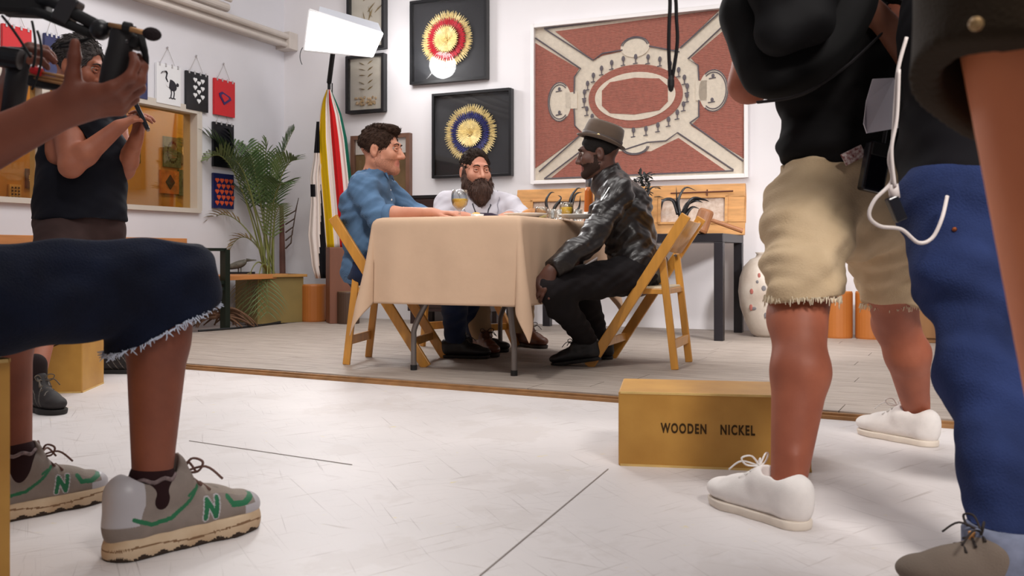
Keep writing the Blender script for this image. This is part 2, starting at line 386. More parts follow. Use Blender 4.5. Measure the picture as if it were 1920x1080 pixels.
def plat_mat():
    m = mat('platform_planks', (156, 143, 133), .55, var=.15, vscale=5, rgb2=(178, 166, 156), stretch=(1, 7, 1), bump=.08, bscale=40); nt = m.node_tree; N = nt.nodes; L = nt.links; b = N['Principled BSDF']
    cur = b.inputs['Base Color'].links[0].from_socket; tc = N.new('ShaderNodeTexCoord'); mp = N.new('ShaderNodeMapping'); mp.inputs['Scale'].default_value = (1.3, 34, 1); L.new(tc.outputs['Object'], mp.inputs[0])
    n = N.new('ShaderNodeTexNoise'); n.inputs['Scale'].default_value = 2.2; n.inputs['Detail'].default_value = 7; n.inputs['Roughness'].default_value = .7; L.new(mp.outputs[0], n.inputs['Vector'])
    r = N.new('ShaderNodeValToRGB'); r.color_ramp.elements[0].position = .56; r.color_ramp.elements[0].color = (0, 0, 0, 1); r.color_ramp.elements[1].position = .66; r.color_ramp.elements[1].color = (.75, .75, .75, 1); L.new(n.outputs['Fac'], r.inputs[0])
    mx = N.new('ShaderNodeMix'); mx.data_type = 'RGBA'; L.new(r.outputs[0], mx.inputs[0]); L.new(cur, mx.inputs[6]); mx.inputs[7].default_value = lin((112, 92, 80)); L.new(mx.outputs[2], b.inputs['Base Color'])
    return m
m_plat = plat_mat()
m_ply = mat('plywood_edge', (150, 108, 66), .6, var=.2, vscale=12)
E0 = at(-260, 672, 4.95); E0.z = 0; E1 = V((2.25, 2.72, 0)); E0 = V((-2.85, 5.34, 0))
PD = (E1-E0).normalized(); PN = V((-PD.y, PD.x, 0))
pa = math.atan2(PD.y, PD.x); plen = (E1-E0).length
mb = MB(); y = .0; rows = 24; rw = 3.9/rows
for r_ in range(rows):                                # plank rows with thin gaps
    x = -random.random()*1.2
    while x < plen:
        l = 1.22; x0, x1 = max(0, x), min(plen, x+l)
        if x1-x0 > .02: mb.box(((x0+x1)/2, .01+r_*rw+rw/2, PZ-.006), (x1-x0-.003, rw-.003, .012))
        x += l
struct(mb.build('floor_platform', m_plat, loc=E0, rz=pa))
mb = MB().box((plen/2, 1.96, .0065), (plen, 3.9, .013)).box((plen/2, .0, .010), (plen, .02, .02)).box((plen/2, -.018, .006), (plen, .018, .012)); struct(mb.build('trim_4', m_ply, loc=E0, rz=pa))

mb = MB().box((3.6, .06, 2.1), (7.4, .12, 4.2)); struct(mb.build('wall_back', m_wall, loc=CORNER, rz=WA))
WS0, WS1, WZ0, WZ1 = 1.08, 4.3, .915, 1.705          # window opening on the left wall
mb = MB()
def lbox(mb, s0, s1, z0, z1, y0, y1, mi=None): mb.box((-(s0+s1)/2, (y0+y1)/2, (z0+z1)/2), (s1-s0, y1-y0, z1-z0), mi=mi)
lbox(mb, 0, WS0, 0, 4.2, 0, .12); lbox(mb, WS1, 5.5, 0, 4.2, 0, .12); lbox(mb, WS0, WS1, 0, WZ0, 0, .12); lbox(mb, WS0, WS1, WZ1, 4.2, 0, .12)
struct(mb.build('wall_left', m_wall2, loc=CORNER, rz=LA))
m_winframe = mat('window_frame', (206, 196, 184), .5)
mb = MB(); f = .035
lbox(mb, WS0-.02, WS0+f, WZ0, WZ1+.02, -.02, .12); lbox(mb, WS1-f, WS1, WZ0, WZ1, -.02, .12); lbox(mb, WS0, WS1, WZ1-f, WZ1+.02, -.02, .12); lbox(mb, WS0, WS1, WZ0-.02, WZ0+.015, -.03, .12)
sM = lw(84, 300)[0]; lbox(mb, sM-.03, sM+.03, WZ0, WZ1, -.012, .1)
wf = struct(mb.build('window_1', m_winframe, loc=CORNER, rz=LA))
mb = MB(); lbox(mb, WS0, WS1, WZ0, WZ1, .05, .056); mb.build('pane', glass('window_glass', (250, 240, 215), .05), wf)
# the room seen through the window
m_tan = mat('tan_wall', (176, 130, 66), .7, var=.1, vscale=1.3, rgb2=(196, 156, 92))
m_tan2 = mat('tan_boards', (150, 108, 56), .7, var=.15, vscale=2)
mb = MB(); D2 = 1.75
lbox(mb, -2.6, 5.5, 0, 3, D2, D2+.1); struct(mb.build('wall_side_room', m_tan, loc=CORNER, rz=LA))
mb = MB(); lbox(mb, -2.6, 5.5, -.05, 0, .13, D2); struct(mb.build('floor_side_room', m_tan2, loc=CORNER, rz=LA))
mb = MB(); lbox(mb, -2.7, -2.6, 0, 3, .13, D2); lbox(mb, 5.5, 5.6, 0, 3, 0, D2); struct(mb.build('wall_side_room_end', m_tan, loc=CORNER, rz=LA))
mb = MB(); lbox(mb, -2.6, 5.5, 3, 3.1, .0, D2+.1); struct(mb.build('ceiling_side_room', m_tan, loc=CORNER, rz=LA))
for sx in (3.4, .9, -1.0):
    p = CORNER+LD*sx-LN*.9; l = bpy.data.lights.new('side_room_bulb', 'POINT'); l.energy = 25; l.color = (1, .78, .45); l.shadow_soft_size = .12
    o = bpy.data.objects.new('side_room_bulb', l); COL.objects.link(o); o.location = (p.x, p.y, 2.6)

def lw2(px, py, off):  # through the window onto the far wall of the side room
    return lw(px, py, -off)
m_frames = [mat('print_teal', (92, 104, 88), .6, var=.35, vscale=22), mat('print_purple', (84, 52, 58), .6, var=.15, vscale=30), mat('print_orange', (186, 120, 62), .6, var=.3, vscale=14), mat('print_grey', (98, 88, 70), .6, var=.4, vscale=25), mat('print_cream', (205, 176, 120), .6, var=.15, vscale=14)]
side = [(205, 258, 262, 300, 3, 'small dark oval print seen through the window behind the standing man'), (306, 255, 338, 312, 0, 'grey green print, upper left of the four in the window'), (334, 258, 368, 306, 3, 'print with a pale wreath, upper right of the four in the window'),
        (300, 318, 334, 362, 2, 'orange print with a dark diamond, lower left of the four in the window'), (334, 318, 368, 366, 0, 'dark scrollwork print, lower right of the four in the window'), (48, 316, 72, 352, 1, 'small purple print in the left part of the window'), (16, 345, 38, 376, 4, 'cream sheet with rows of symbols at the left end of the window')]
for i, (x0, y0, x1, y1, c, lab) in enumerate(side):
    a, b = lw2(x0, y0, D2-.01), lw2(x1, y1, D2-.01); b2 = lw2(x0, y1, D2-.01)
    t = thing('wall_print', lab, 'print', CORNER, LA, 'prints in the room behind the window')
    w_, z0, z1 = abs(a[0]-b[0]), b2[1], a[1]; s_ = (a[0]+b[0])/2
    mb = MB().box((-s_, D2-.012, (z0+z1)/2), (w_, .02, z1-z0)); mb.build('sheet', m_frames[c], t)
    mb = MB(); cz = (z0+z1)/2; q = V((-s_, D2-.026, cz)); dk = [mat('print_ink', (48, 40, 34), .7), m_cream][c in (1, 3)]
    if c == 2: mb.prism([(q.x-w_*.25, cz), (q.x, cz-(z1-z0)*.32), (q.x+w_*.25, cz), (q.x, cz+(z1-z0)*.32)], D2-.03, D2-.022)
    elif c == 4:
        for k in range(12): mb.box((q.x+(k % 3-1)*w_*.28, D2-.026, cz+(k//3-1.5)*(z1-z0)*.2), (w_*.12, .006, (z1-z0)*.1))
    else:
        for k in range(18):
            a_ = 2*PI*k/18; mb.ball((q.x+math.cos(a_)*w_*.3, D2-.024, cz+math.sin(a_)*(z1-z0)*.33), (w_*.05, .004, w_*.07), 6)
    mb.build('motif', dk, t)

# pipes high on the left wall
m_pipe = mat('duct_paint', (206, 196, 188), .5, var=.04)
mb = MB(); lbox(mb, -.0, 5.4, 2.40, 2.49, -.10, 0); mb.tube([(-0.0, -.12, 2.475), (-5.4, -.12, 2.475)], .026, 12); mb.tube([(-0.0, -.11, 2.405), (-5.4, -.11, 2.405)], .02, 12)
lbox(mb, .0, .12, 2.37, 2.52, -.15, 0)
struct(mb.build('trim_1', m_pipe, loc=CORNER, rz=LA, smooth=False, bevel=.006))
s1 = lw(424, 30, .05)[0]; mb = MB().tube([(-s1, -.06, 2.565), (-5.4, -.06, 2.565)], .036, 14).tube([(-s1, -.1, 2.62), (-5.4, -.1, 2.62)], .018, 10); struct(mb.build('trim_2', m_pipe, loc=CORNER, rz=LA, bevel=.004))

# ------------------------------------------------------------------ prints hung on the left wall
m_red = mat('print_red', (206, 30, 38), .45); m_navy = mat('print_navy', (24, 32, 86), .4, var=.1); m_pblk = mat('print_black', (14, 14, 22), .25); m_pwhite = mat('print_white', (236, 236, 238), .5); m_ora = mat('heart_orange', (226, 92, 52), .6)
m_string = mat('string', (150, 140, 132), .8); m_clip = mat('clip', (205, 203, 205), .3, .8); m_ink2 = mat('ink_dark', (36, 34, 44), .7); m_indigo = mat('ink_indigo', (58, 36, 96), .6)
def heart(c, w_, y0, y1, mb, mi=None, h=None):
    h = h or w_*.95; pts = []
    for k in range(22):
        t = 2*PI*k/22; x = 16*math.sin(t)**3; z = 13*math.cos(t)-5*math.cos(2*t)-2*math.cos(3*t)-math.cos(4*t)
        pts.append((c[0]+x/32*w_, c[1]+z/30*h))
    mb.prism(pts, y0, y1, mi)
def left_print(x0, y0, x1, y1, m, lab, hang=True):
    a = lw(x0, y0); b = lw(x1, y1); z1, z0 = a[1], lw(x0, y1+(y0-y0))[1]; s = (a[0]+b[0])/2; w_ = a[0]-b[0]
    t = thing('hanging_print', lab, 'print', CORNER, LA, 'prints hung on the left wall')
    zc = (z0+z1)/2; h = z1-z0; x = -s
    MB().box((x, -.015, zc), (w_, .02, h)).build('sheet', m, t)
    if hang:
        mb = MB()
        for e in (-1, 1): mb.tube([(x, -.012, z1+.13), (x+e*w_*.3, -.012, z1+.01)], .0012, 5)
        mb.build('string', m_string, t)
        for e in (-.38, -.13, .13, .38): MB().box((x+e*w_, -.026, z1-.004), (.014, .006, .026)).build('clip', m_clip, t)
        MB().ball((x, -.012, z1+.135), .008, 8).build('nail', m_clip, t)
    return t, x, zc, w_, h
left_print(0, 44, 54, 130, m_red, 'red print at the far left behind the camera rig')
left_print(79, 62, 112, 150, m_navy, 'plain blue print behind the standing man\'s head')
t, x, z, w_, h = left_print(226, 96, 272, 178, m_navy, 'blue print with a dark shape behind the microphone')
mb = MB(); mb.prism([(x-w_*.1, z+h*.02), (x+w_*.42, z+h*.12), (x+w_*.3, z-h*.05), (x+w_*.1, z-h*.2)], -.032, -.024); mb.build('motif', m_pblk, t)
t, x, z, w_, h = left_print(289, 117, 334, 192, m_pwhite, 'white print of a standing dodo bird')
mb = MB()
def P2(u, v): return (x+u*w_, -.027, z+v*h)
mb.ball(P2(.13, .0), (w_*.21, .004, h*.13), 14, 0, Matrix.Rotation(.55, 3, 'Y')); mb.ball(P2(-.02, .04), (w_*.12, .003, h*.11), 12, 1)
mb.tube([P2(-.08, .06), P2(-.14, .16), P2(-.1, .28), P2(-.16, .33)], [w_*.05, w_*.045, w_*.05, w_*.06], 8, 0, flat=.15); mb.tube([P2(-.16, .33), P2(-.28, .3), P2(-.34, .24)], [w_*.045, w_*.04, w_*.015], 8, 0, flat=.15)
for e in (0, .12): mb.tube([P2(.08+e, -.1), P2(.1+e, -.2), P2(.07+e, -.32)], w_*.018, 6, 0); mb.tube([P2(.0+e, -.34), P2(.07+e, -.32), P2(.14+e, -.33)], w_*.015, 6, 0)
mb.ball(P2(.36, .04), (w_*.06, .003, h*.05), 8, 0); mb.build('motif', [m_ink2, m_pwhite], t)
t, x, z, w_, h = left_print(345, 132, 386, 204, m_pblk, 'black print with nine small white hearts')
mb = MB()
for i, (u, v) in enumerate(((-.12, .3), (.22, .3), (.05, .23), (-.12, .1), (.22, .1), (.05, .0), (-.12, -.1), (.22, -.12), (.05, -.24))): heart((x+u*w_, z+v*h), w_*.17, -.03, -.024, mb)
mb.build('motif', m_pwhite, t)
t, x, z, w_, h = left_print(398, 146, 436, 214, m_red, 'red print with a small indigo gem, right end of the upper row')
mb = MB(); q = [(-.3, .1), (-.15, .16), (.25, .05), (.3, -.03), (-.05, -.2), (-.28, .02)]
mb.prism([(x+u*w_, z+v*h) for u, v in q], -.03, -.024, 0); mb.prism([(x+u*w_*.6-.02*w_, z+v*h*.6) for u, v in q], -.033, -.03, 1); mb.build('motif', [m_indigo, m_red], t)
left_print(396, 228, 434, 312, m_pblk, 'plain black print above the palm fronds')
t, x, z, w_, h = left_print(396, 324, 434, 390, m_navy, 'navy print with rows of orange hearts behind the palm', False)
mb = MB()
for i in range(5):
    for j in range(4): heart((x+(-.34+.23*j+(.08 if i % 2 else 0))*w_, z+(.3-.16*i)*h), w_*.18, -.03, -.024, mb)
mb.build('motif', m_ora, t)

# ------------------------------------------------------------------ frames on the back wall
m_gold = mat('gold_straw', (240, 214, 150), .4, .1, var=.2, vscale=40); m_rosred = mat('rosette_red', (196, 36, 52), .5); m_rosblue = mat('rosette_blue', (42, 44, 110), .5); m_glasspane = glass('picture_glass', (255, 255, 255), .02)
m_backing = mat('black_velvet', (24, 24, 30), .5)
def wall_rect(x0, yt, yb, x1, off=0.03):
    s0, zt = bw(x0, yt, off); _, zb = bw(x0, yb, off); s1, _ = bw(x1, yt, off); return s0, s1, zb, zt
def shadow_frame(t, s0, s1, z0, z1, dep, fw, m_f, m_b, pane=True):
    sc, zc, w_, h = (s0+s1)/2, (z0+z1)/2, s1-s0, z1-z0
    mb = MB()
    for e in (-1, 1): mb.box((sc+e*(w_-fw)/2, -dep/2-.002, zc), (fw, dep, h)); mb.box((sc, -dep/2-.002, zc+e*(h-fw)/2), (w_-2*fw, dep, fw))
    mb.build('frame', m_f, t, bevel=.003)
    MB().box((sc, -.012, zc), (w_-2*fw, .012, h-2*fw)).build('backing', m_b, t)
    if pane: MB().box((sc, -dep+.008, zc), (w_-2*fw, .003, h-2*fw)).build('pane', m_glasspane, t)
    return sc, zc, w_, h
def rosette(t, c, R, m_ring):
    r_ = bpy.data.objects
    def ring(name, r0, r1, n, layers, lift, m):
        mb = MB()
        for l in range(layers):
            for k in range(n):
                a = 2*PI*(k+.5*(l % 2))/n+random.uniform(-.02, .02); ra, rb = r0+(r1-r0)*l/layers*.5, r1-(r1-r0)*(layers-1-l)/layers*.6; rb *= random.uniform(.97, 1.02)
                p = V((c[0]+ra*math.cos(a), -lift*.5-.02, c[1]+ra*math.sin(a))); q = V((c[0]+rb*math.cos(a), -lift-.02-.004*l, c[1]+rb*math.sin(a))); md = (p+q)/2+V((0, -.006, 0))
                mb.tube([p, md, q], [R*.02, R*.027, R*.012], 4)
        mb.build(name, m, t)
    ring('outer_ring', R*.66, R, 72, 3, .012, m_gold); ring('coloured_ring', R*.42, R*.76, 54, 3, .022, m_ring); ring('inner_burst', R*.06, R*.5, 40, 4, .034, m_gold)
    mb = MB()
    for k in range(26):
        a, b = random.uniform(0, 6.28), random.uniform(.02, .2)*R; p = V((c[0]+b*.4*math.cos(a), -.04, c[1]+b*.4*math.sin(a))); mb.tube([p, p+V((math.cos(a)*b, -.022, math.sin(a)*b))], [R*.03, R*.005], 4)
    mb.build('centre_tuft', m_gold, t)
s0, s1, z0, z1 = wall_rect(771, 4, 160, 915)
t = thing('framed_rosette', 'black frame with a gold and red straw rosette, upper of two', 'picture frame', CORNER, WA, 'framed rosettes'); sc, zc, w_, h = shadow_frame(t, s0, s1, z0, z1, .055, .022, m_black, m_backing)
rosette(t, (bw(842, 76)[0], bw(842, 76)[1]), .236, m_rosred)
s0, s1, z0, z1 = wall_rect(812, 177, 335, 961)
t = thing('framed_rosette', 'black frame with a gold and blue straw rosette above the bearded man', 'picture frame', CORNER, WA, 'framed rosettes'); sc, zc, w_, h = shadow_frame(t, s0, s1, z0, z1, .055, .022, m_black, m_backing)
rosette(t, (bw(886, 251)[0], bw(886, 251)[1]), .236, m_rosblue)
m_paper = mat('aged_paper', (206, 198, 184), .8, var=.05); m_feather = mat('feather', (150, 128, 84), .7, var=.3, vscale=40)
def feathers(t, pts):
    for (u, v, l, a) in pts:
        mb = MB(); d = V((math.cos(a), 0, math.sin(a))); mb.tube([V((u, -.022, v)), V((u, -.026, v))+d*l*.5, V((u, -.022, v))+d*l], [.003, .011, .001], 6, flat=.3); mb.build('feather', m_feather, t)
s0, s1, z0, z1 = wall_rect(653, -40, 98, 724)
t = thing('framed_feathers', 'black framed collage partly behind the softbox, upper of two', 'picture frame', CORNER, WA, 'framed feather collages'); sc, zc, w_, h = shadow_frame(t, s0, s1, z0, z1, .06, .026, m_black, m_paper)
feathers(t, [(sc+random.uniform(-.08, .08), zc+random.uniform(-.15, .15), .1, random.uniform(0, 3)) for _ in range(9)])
s0, s1, z0, z1 = wall_rect(651, 107, 214, 723)
t = thing('framed_feathers', 'black framed feather collage below the softbox, lower of two', 'picture frame', CORNER, WA, 'framed feather collages'); sc, zc, w_, h = shadow_frame(t, s0, s1, z0, z1, .06, .024, m_black, m_paper)
feathers(t, [(sc-.075+.085*(k % 2), zc+.19-.055*(k//2)-.02*(k % 2), .06, .55 if k % 2 else -.45+.2*(k//2 % 3)) for k in range(10)])
mb = MB()
for k in range(34): mb.ball((sc+random.uniform(-.11, .11), -.024, zc-.14+random.uniform(-.035, .035)), (.012, .008, .012), 8)
mb.build('shells', mat('shell', (190, 160, 120), .4, var=.3, vscale=60), t)

# large framed garden-plan textile
s0, zt = bw(997, 47, .03); zb = bw(997, 346, .03)[1]; s1 = bw(1404, 5, .03)[0]; zt2 = bw(1404, 5, .03)[1]; zt = (zt+zt2)/2
m_wframe = mat('white_frame', (240, 236, 236), .5); m_redyarn = mat('red_yarn', (154, 80, 68), .85, var=.25, vscale=40, wave=(28, (200, 146, 128), 'Z', .7, 2.5), bump=.3, bscale=90); m_creamyarn = mat('cream_yarn', (236, 224, 206), .9, var=.06, vscale=40, bump=.2, bscale=90); m_greyyarn = mat('grey_yarn', (112, 106, 112), .85)
t = thing('framed_textile', 'large white framed red and cream textile of a garden plan', 'picture frame', CORNER, WA)
sc, zc, w_, h = shadow_frame(t, s0, s1, zb, zt, .06, .028, m_wframe, m_creamyarn, True)
def T(cx, cy): return bw(960+cx/3, cy/3, .035)       # measured on the photograph in thirds of a pixel
def lay(polys, y0, y1, name, m):
    mb = MB()
    for p in polys: mb.prism(p, -y1, -y0)
    return mb.build(name, m, t)
def ellp(c, r, n=40, a0=0, a1=2*PI): return [(c[0]+r[0]*math.cos(a0+(a1-a0)*k/n), c[1]+r[1]*math.sin(a0+(a1-a0)*k/n)) for k in range(n)]
IN0, IN1 = T(126, 1000), T(1302, 900)
quads = {'red_field': [[(240, 175), (1165, 52), (945, 265), (905, 278), (760, 262), (620, 285), (505, 310), (455, 338)],
    [(128, 240), (372, 385), (348, 430), (345, 515), (340, 610), (352, 705), (395, 745), (128, 945)],
    [(215, 1002), (400, 850), (620, 850), (780, 850), (870, 805), (935, 775), (1205, 962)],
    [(1210, 150), (1300, 420), (1302, 890), (1005, 705), (1050, 660), (1050, 555), (1050, 450), (1045, 370), (1005, 325)]]}
lay([[T(*p) for p in q] for q in quads['red_field']], .018, .024, 'red_field', m_redyarn)
cin = []
for c, r in (((1132, 508), (84, 120)), ((265, 572), (66, 112)), ((690, 262), (82, 58)), ((690, 815), (84, 56))):
    a = T(*c); b = T(c[0]+r[0], c[1]+r[1]); rr = (abs(b[0]-a[0]), .61*r[1]/r[1]*abs(T(c[0], c[1]+r[1])[1]-a[1])+.39*abs(T(c[0], c[1]+r[1])[1]-a[1])); cin.append((a, rr))
lay([ellp(a, rr) for a, rr in cin]+[[T(1030, 455), T(1095, 450), T(1095, 565), T(1030, 565)], [T(300, 520), T(365, 515), T(365, 610), T(300, 610)]], .018, .027, 'cream_lobe', m_creamyarn)
oc = T(688, 540); orx = (T(955, 540)[0]-T(425, 540)[0])/2; orz = (T(688, 362)[1]-T(688, 718)[1])/2
lay([ellp(oc, (orx, orz), 56)], .018, .026, 'oval_bed', m_redyarn); lay([ellp(oc, (orx*.855, orz*.76), 56)], .018, .030, 'oval_path', m_creamyarn); lay([[(oc[0]+orx*.72*math.copysign(abs(math.cos(a))**.6, math.cos(a)), oc[1]+orz*.58*math.copysign(abs(math.sin(a))**.75, math.sin(a))) for a in [2*PI*(k+.5)/10 for k in range(10)]]], .018, .034, 'centre_bed', m_redyarn)
mb = MB()
def line(pts, r=.006, close=False):
    q = [V((*((T(*p)[0]), -.028, T(*p)[1]),)) for p in pts]
    if close: q.append(q[0])
    mb.tube(q, r, 5)
for e in ([(180, 160), (455, 338), (505, 300), (620, 280)], [(180, 160), (1160, 40)], [(130, 212), (385, 385), (350, 430), (348, 525)], [(348, 610), (352, 705), (395, 750), (150, 965)], [(180, 1005), (400, 838)], [(620, 845), (760, 800), (865, 792), (930, 745), (1245, 955)], [(180, 1005), (1245, 960)], [(1000, 690), (1300, 905)], [(1000, 690), (1050, 655), (1050, 562)], [(1050, 450), (1045, 365), (988, 330), (1200, 130)], [(945, 268), (1160, 75)], [(770, 258), (940, 290)]): line(e, .0055)
for (a, rr), (t0, t1) in zip(cin, ((-2.2, 2.2), (.9, 5.4), (.2, 2.94), (3.3, 6.1))):
    for f_ in (.86, .97): mb.tube([V((a[0]+rr[0]*f_*math.cos(t0+(t1-t0)*k/24), -.03, a[1]+rr[1]*f_*math.sin(t0+(t1-t0)*k/24))) for k in range(25)], .004, 5)
mb.build('outline', m_greyyarn, t)
mb = MB(); mt = m_greyyarn
for k in range(26):                                   # ring of small trees round the oval
    a = 2*PI*k/26+.1; x = oc[0]+orx*1.1*math.cos(a); z = oc[1]+orz*1.16*math.sin(a)
    mb.ball((x, -.028, z+.02), (.014, .006, .022), 8); mb.tube([(x, -.028, z-.03), (x, -.028, z)], .004, 5); mb.tube([(x-.02, -.028, z-.032), (x+.014, -.028, z-.028)], .004, 5)
for cx, cy in ((265, 500), (265, 632), (1130, 425), (1125, 560)):
    x, z = T(cx, cy); mb.ball((x, -.03, z), (.012, .005, .016), 8); mb.tube([(x-.03, -.03, z-.02), (x+.02, -.03, z-.014)], .004, 5)
mb.build('tree_motif', mt, t)
mb = MB()
for e in (((1000, 1020), (1330, 985)),): pass

# leaning wooden frame behind the man in blue, and a dark shelf box
m_brown = mat('walnut', (112, 78, 62), .5, var=.15, vscale=8, stretch=(4, 4, 1))
t = thing('leaning_frame', 'brown wooden picture frame leaning on the wall behind the man in blue', 'picture frame', CORNER, WA)
s0, zt = bw(651, 254, .1); s1, _ = bw(762, 247, .1); shadow_frame(t, s0, s1, .42, zt, .05, .035, m_brown, mat('photo_brown', (120, 96, 66), .4, var=.35, vscale=3), True)
sc = (s0+s1)/2; MB().box((sc, -.022, zt-.09), (s1-s0-.07, .006, .14)).build('pale_print', mat('photo_pale', (214, 206, 200), .5, var=.05), t)
t = thing('sideboard', 'dark wood sideboard against the wall behind the bearded man', 'sideboard', CORNER, WA)
a, b = bw(764, 368, .38), bw(905, 368, .38); ztop = a[1]; m_dkw = mat('dark_wood', (46, 28, 26), .35, var=.25, vscale=3)
MB().box(((a[0]+b[0])/2, -.2, (ztop+PZ+.1)/2), (b[0]-a[0], .36, ztop-PZ-.1)).build('body', m_dkw, t, bevel=.004); MB().box(((a[0]+b[0])/2, -.2, ztop-.008), (b[0]-a[0]+.03, .39, .025)).build('top', m_black, t, bevel=.003)
for e in (a[0]+.04, b[0]-.04):
    for q in (-.35, -.06): MB().box((e, q, PZ+.05), (.04, .04, .1)).build('leg', m_dkw, t)
for e in (.25, .75): MB().box((a[0]+(b[0]-a[0])*e, -.385, (ztop+PZ+.1)/2), ((b[0]-a[0])*.46, .012, ztop-PZ-.16)).build('door', m_dkw, t, bevel=.004)

# ------------------------------------------------------------------ softbox on its stand, striped blankets
t = thing('softbox_light', 'glowing white softbox on a stand, high before the back wall', 'studio light')
C4 = [at(580, 18, 7.08), at(717, 62, 7.34), at(698, 106, 7.40), at(570, 94, 7.14)]
fx = (C4[1]-C4[0]); fz = (C4[0]-C4[3]); bk = fx.cross(fz).normalized()
if bk.y < 0: bk = -bk
cen = sum(C4, V())/4; cz = (C4[0]+C4[1])/2-(C4[2]+C4[3])/2
m_glow = mat('softbox_diffuser', (255, 252, 250), .8, emit=14)
mb = MB(); n_ = 6
def fp(u, v):                                          # slightly domed diffuser
    p = C4[0]*(1-u)*(1-v)+C4[1]*u*(1-v)+C4[2]*u*v+C4[3]*(1-u)*v; return p-bk*.05*math.sin(PI*u)*math.sin(PI*v)
mb.grid([[fp(i/n_, j/n_) for i in range(n_+1)] for j in range(n_+1)]); mb.build('diffuser', m_glow, t, smooth=True)
top = [p+bk*.24+(cen-p)*(.35 if i < 2 else .5)+V((0, 0, .06)) for i, p in enumerate(C4)]
mb = MB()
for i in range(4): mb.add([C4[i], C4[(i+1) % 4], top[(i+1) % 4], top[i]], [(0, 1, 2, 3)])
mb.add(top, [(0, 1, 2, 3)]); mb.build('shell', mat('softbox_shell', (196, 198, 206), .6), t, solid=.004)
MB().tube([C4[0], C4[1]], .009, 6).tube([C4[1], C4[2]], .009, 6).tube([C4[2], C4[3]], .009, 6).tube([C4[3], C4[0]], .009, 6).build('rim', m_pwhite, t)
q = C4[0].lerp(C4[1], .12); MB().grid([[q, C4[1]], [q+bk*.05+V((.02, 0, .045)), C4[1]+bk*.05+V((-.02, 0, .075))]]).build('hood', mat('softbox_shell', (196, 198, 206), .6), t, solid=.004)
MB().tube(bez(C4[3]+V((-.01, 0, .02)), C4[3]+V((-.05, 0, -.04)), C4[3]+V((-.015, 0, -.11)), 8), .003, 5).build('strap', m_pblk, t)
SB = cen+bk*.28
px_, py_ = SB.x, SB.y
po = at(617, 130, 7.80); base = V((po.x, po.y, 0))
mb = MB(); mb.tube([(po.x, po.y, PZ+.25), (po.x, po.y, 2.02)], .013, 10).tube([(po.x+.018, po.y+.02, 1.2), (po.x+.022, po.y+.02, 2.0)], .005, 6); mb.build('pole', m_blk_matte, t)
MB().tube([(po.x, po.y, 2.0), SB-V((0, 0, .03)), cen+bk*.1], .02, 8).build('bracket', m_blk_matte, t)
MB().lathe([(0, PZ), (.16, PZ), (.16, PZ+.012), (.03, PZ+.03), (.02, PZ+.26), (0, PZ+.26)], (po.x, po.y, 0), 24).build('base', m_blk_matte, t)
sb_light = bpy.data.lights.new('softbox_lamp', 'AREA'); sb_light.shape = 'RECTANGLE'; sb_light.size = .55; sb_light.size_y = .34; sb_light.energy = 16
o = bpy.data.objects.new('softbox_lamp', sb_light); COL.objects.link(o); o.location = cen-bk*.09; o.rotation_euler = bk.to_track_quat('Z', 'Y').to_euler()
# added point light stands in for the softbox's spill on the wall behind
sp = bpy.data.lights.new('added_wall_spill', 'POINT'); sp.energy = 10; sp.shadow_soft_size = .12
q = at(735, 85, 7.36); o = bpy.data.objects.new('added_wall_spill', sp); COL.objects.link(o); o.location = q

stripes = [mat('blanket_cream', (226, 214, 208), .9, bump=.1, bscale=200), mat('blanket_yellow', (226, 184, 18), .9, bump=.1, bscale=200), mat('blanket_red', (190, 26, 28), .9, bump=.1, bscale=200), mat('blanket_green', (20, 92, 74), .9, bump=.1, bscale=200), mat('blanket_black', (24, 22, 26), .9, bump=.1, bscale=200)]
YB = po.y-.07
edges = [(616, 619, 598, 612), (600, 611, 640, 480)]
mb = MB(); rows = []
# left and right outline of the striped blanket from the gathered top to the bottom hem
oL = [(168, 613), (190, 604), (215, 600), (260, 597), (330, 601), (400, 607), (465, 612)]; oR = [(168, 620), (190, 630), (215, 640), (260, 650), (330, 658), (400, 664), (465, 668)]
def interp(tab, y):
    for (y0, x0), (y1, x1) in zip(tab, tab[1:]):
        if y <= y1: return x0+(x1-x0)*(y-y0)/(y1-y0)
    return tab[-1][1]
NU = 60
bandL = [0, .02, .27, .47, .72, .9, 1.01]; bandC = [0, 1, 0, 2, 0, 3]
for i in range(34):
    y = 168+(465-168)*i/33; a, b = interp(oL, y), interp(oR, y); row = []
    for j in range(NU+1):
        u = j/NU; p = at(a+(b-a)*u, y, YB-.05*math.sin(PI*u)+.018*math.sin(u*19+.6*i/33)*min(1, i/8)+.006*math.sin(u*40)); row.append(p)
    rows.append(row)
def bcol(i, j):
    u = (j+.5)/NU
    for k in range(6):
        if bandL[k] <= u < bandL[k+1]: return bandC[k]
    return 0
t = thing('striped_blanket', 'cream blanket with yellow, red and green stripes hanging from the stand', 'blanket', (0, 0, 0)); mb.grid(rows, bcol); mb.build('cloth', stripes, t, smooth=True, solid=.006)
mb = MB(); rows = []
oL = [(228, 594), (300, 588), (330, 582), (380, 583), (440, 578), (500, 585), (522, 592)]; oR = [(228, 600), (300, 604), (330, 602), (380, 606), (440, 610), (500, 612), (522, 612)]
for i in range(26):
    y = 228+(522-228)*i/25; a, b = interp(oL, y), interp(oR, y)
    rows.append([at(a+(b-a)*j/20, y, YB+.03-.03*math.sin(PI*j/20)+.012*math.sin(j*.9)) for j in range(21)])
def bc2(i, j):
    y = i/25; u = j/20
    if y < .2: return 4 if u < 1.2-y*2.2+.2 else 0
    if .36 < y < .47 and u < .35+.5*(y-.36): return 4
    return 4 if y > .3 and u > .95-(y-.3)*.75 else 0
t = thing('folded_blanket', 'cream blanket with black stripes hanging at the left of the striped one', 'blanket'); mb.grid(rows, bc2); mb.build('cloth', stripes, t, smooth=True, solid=.006)

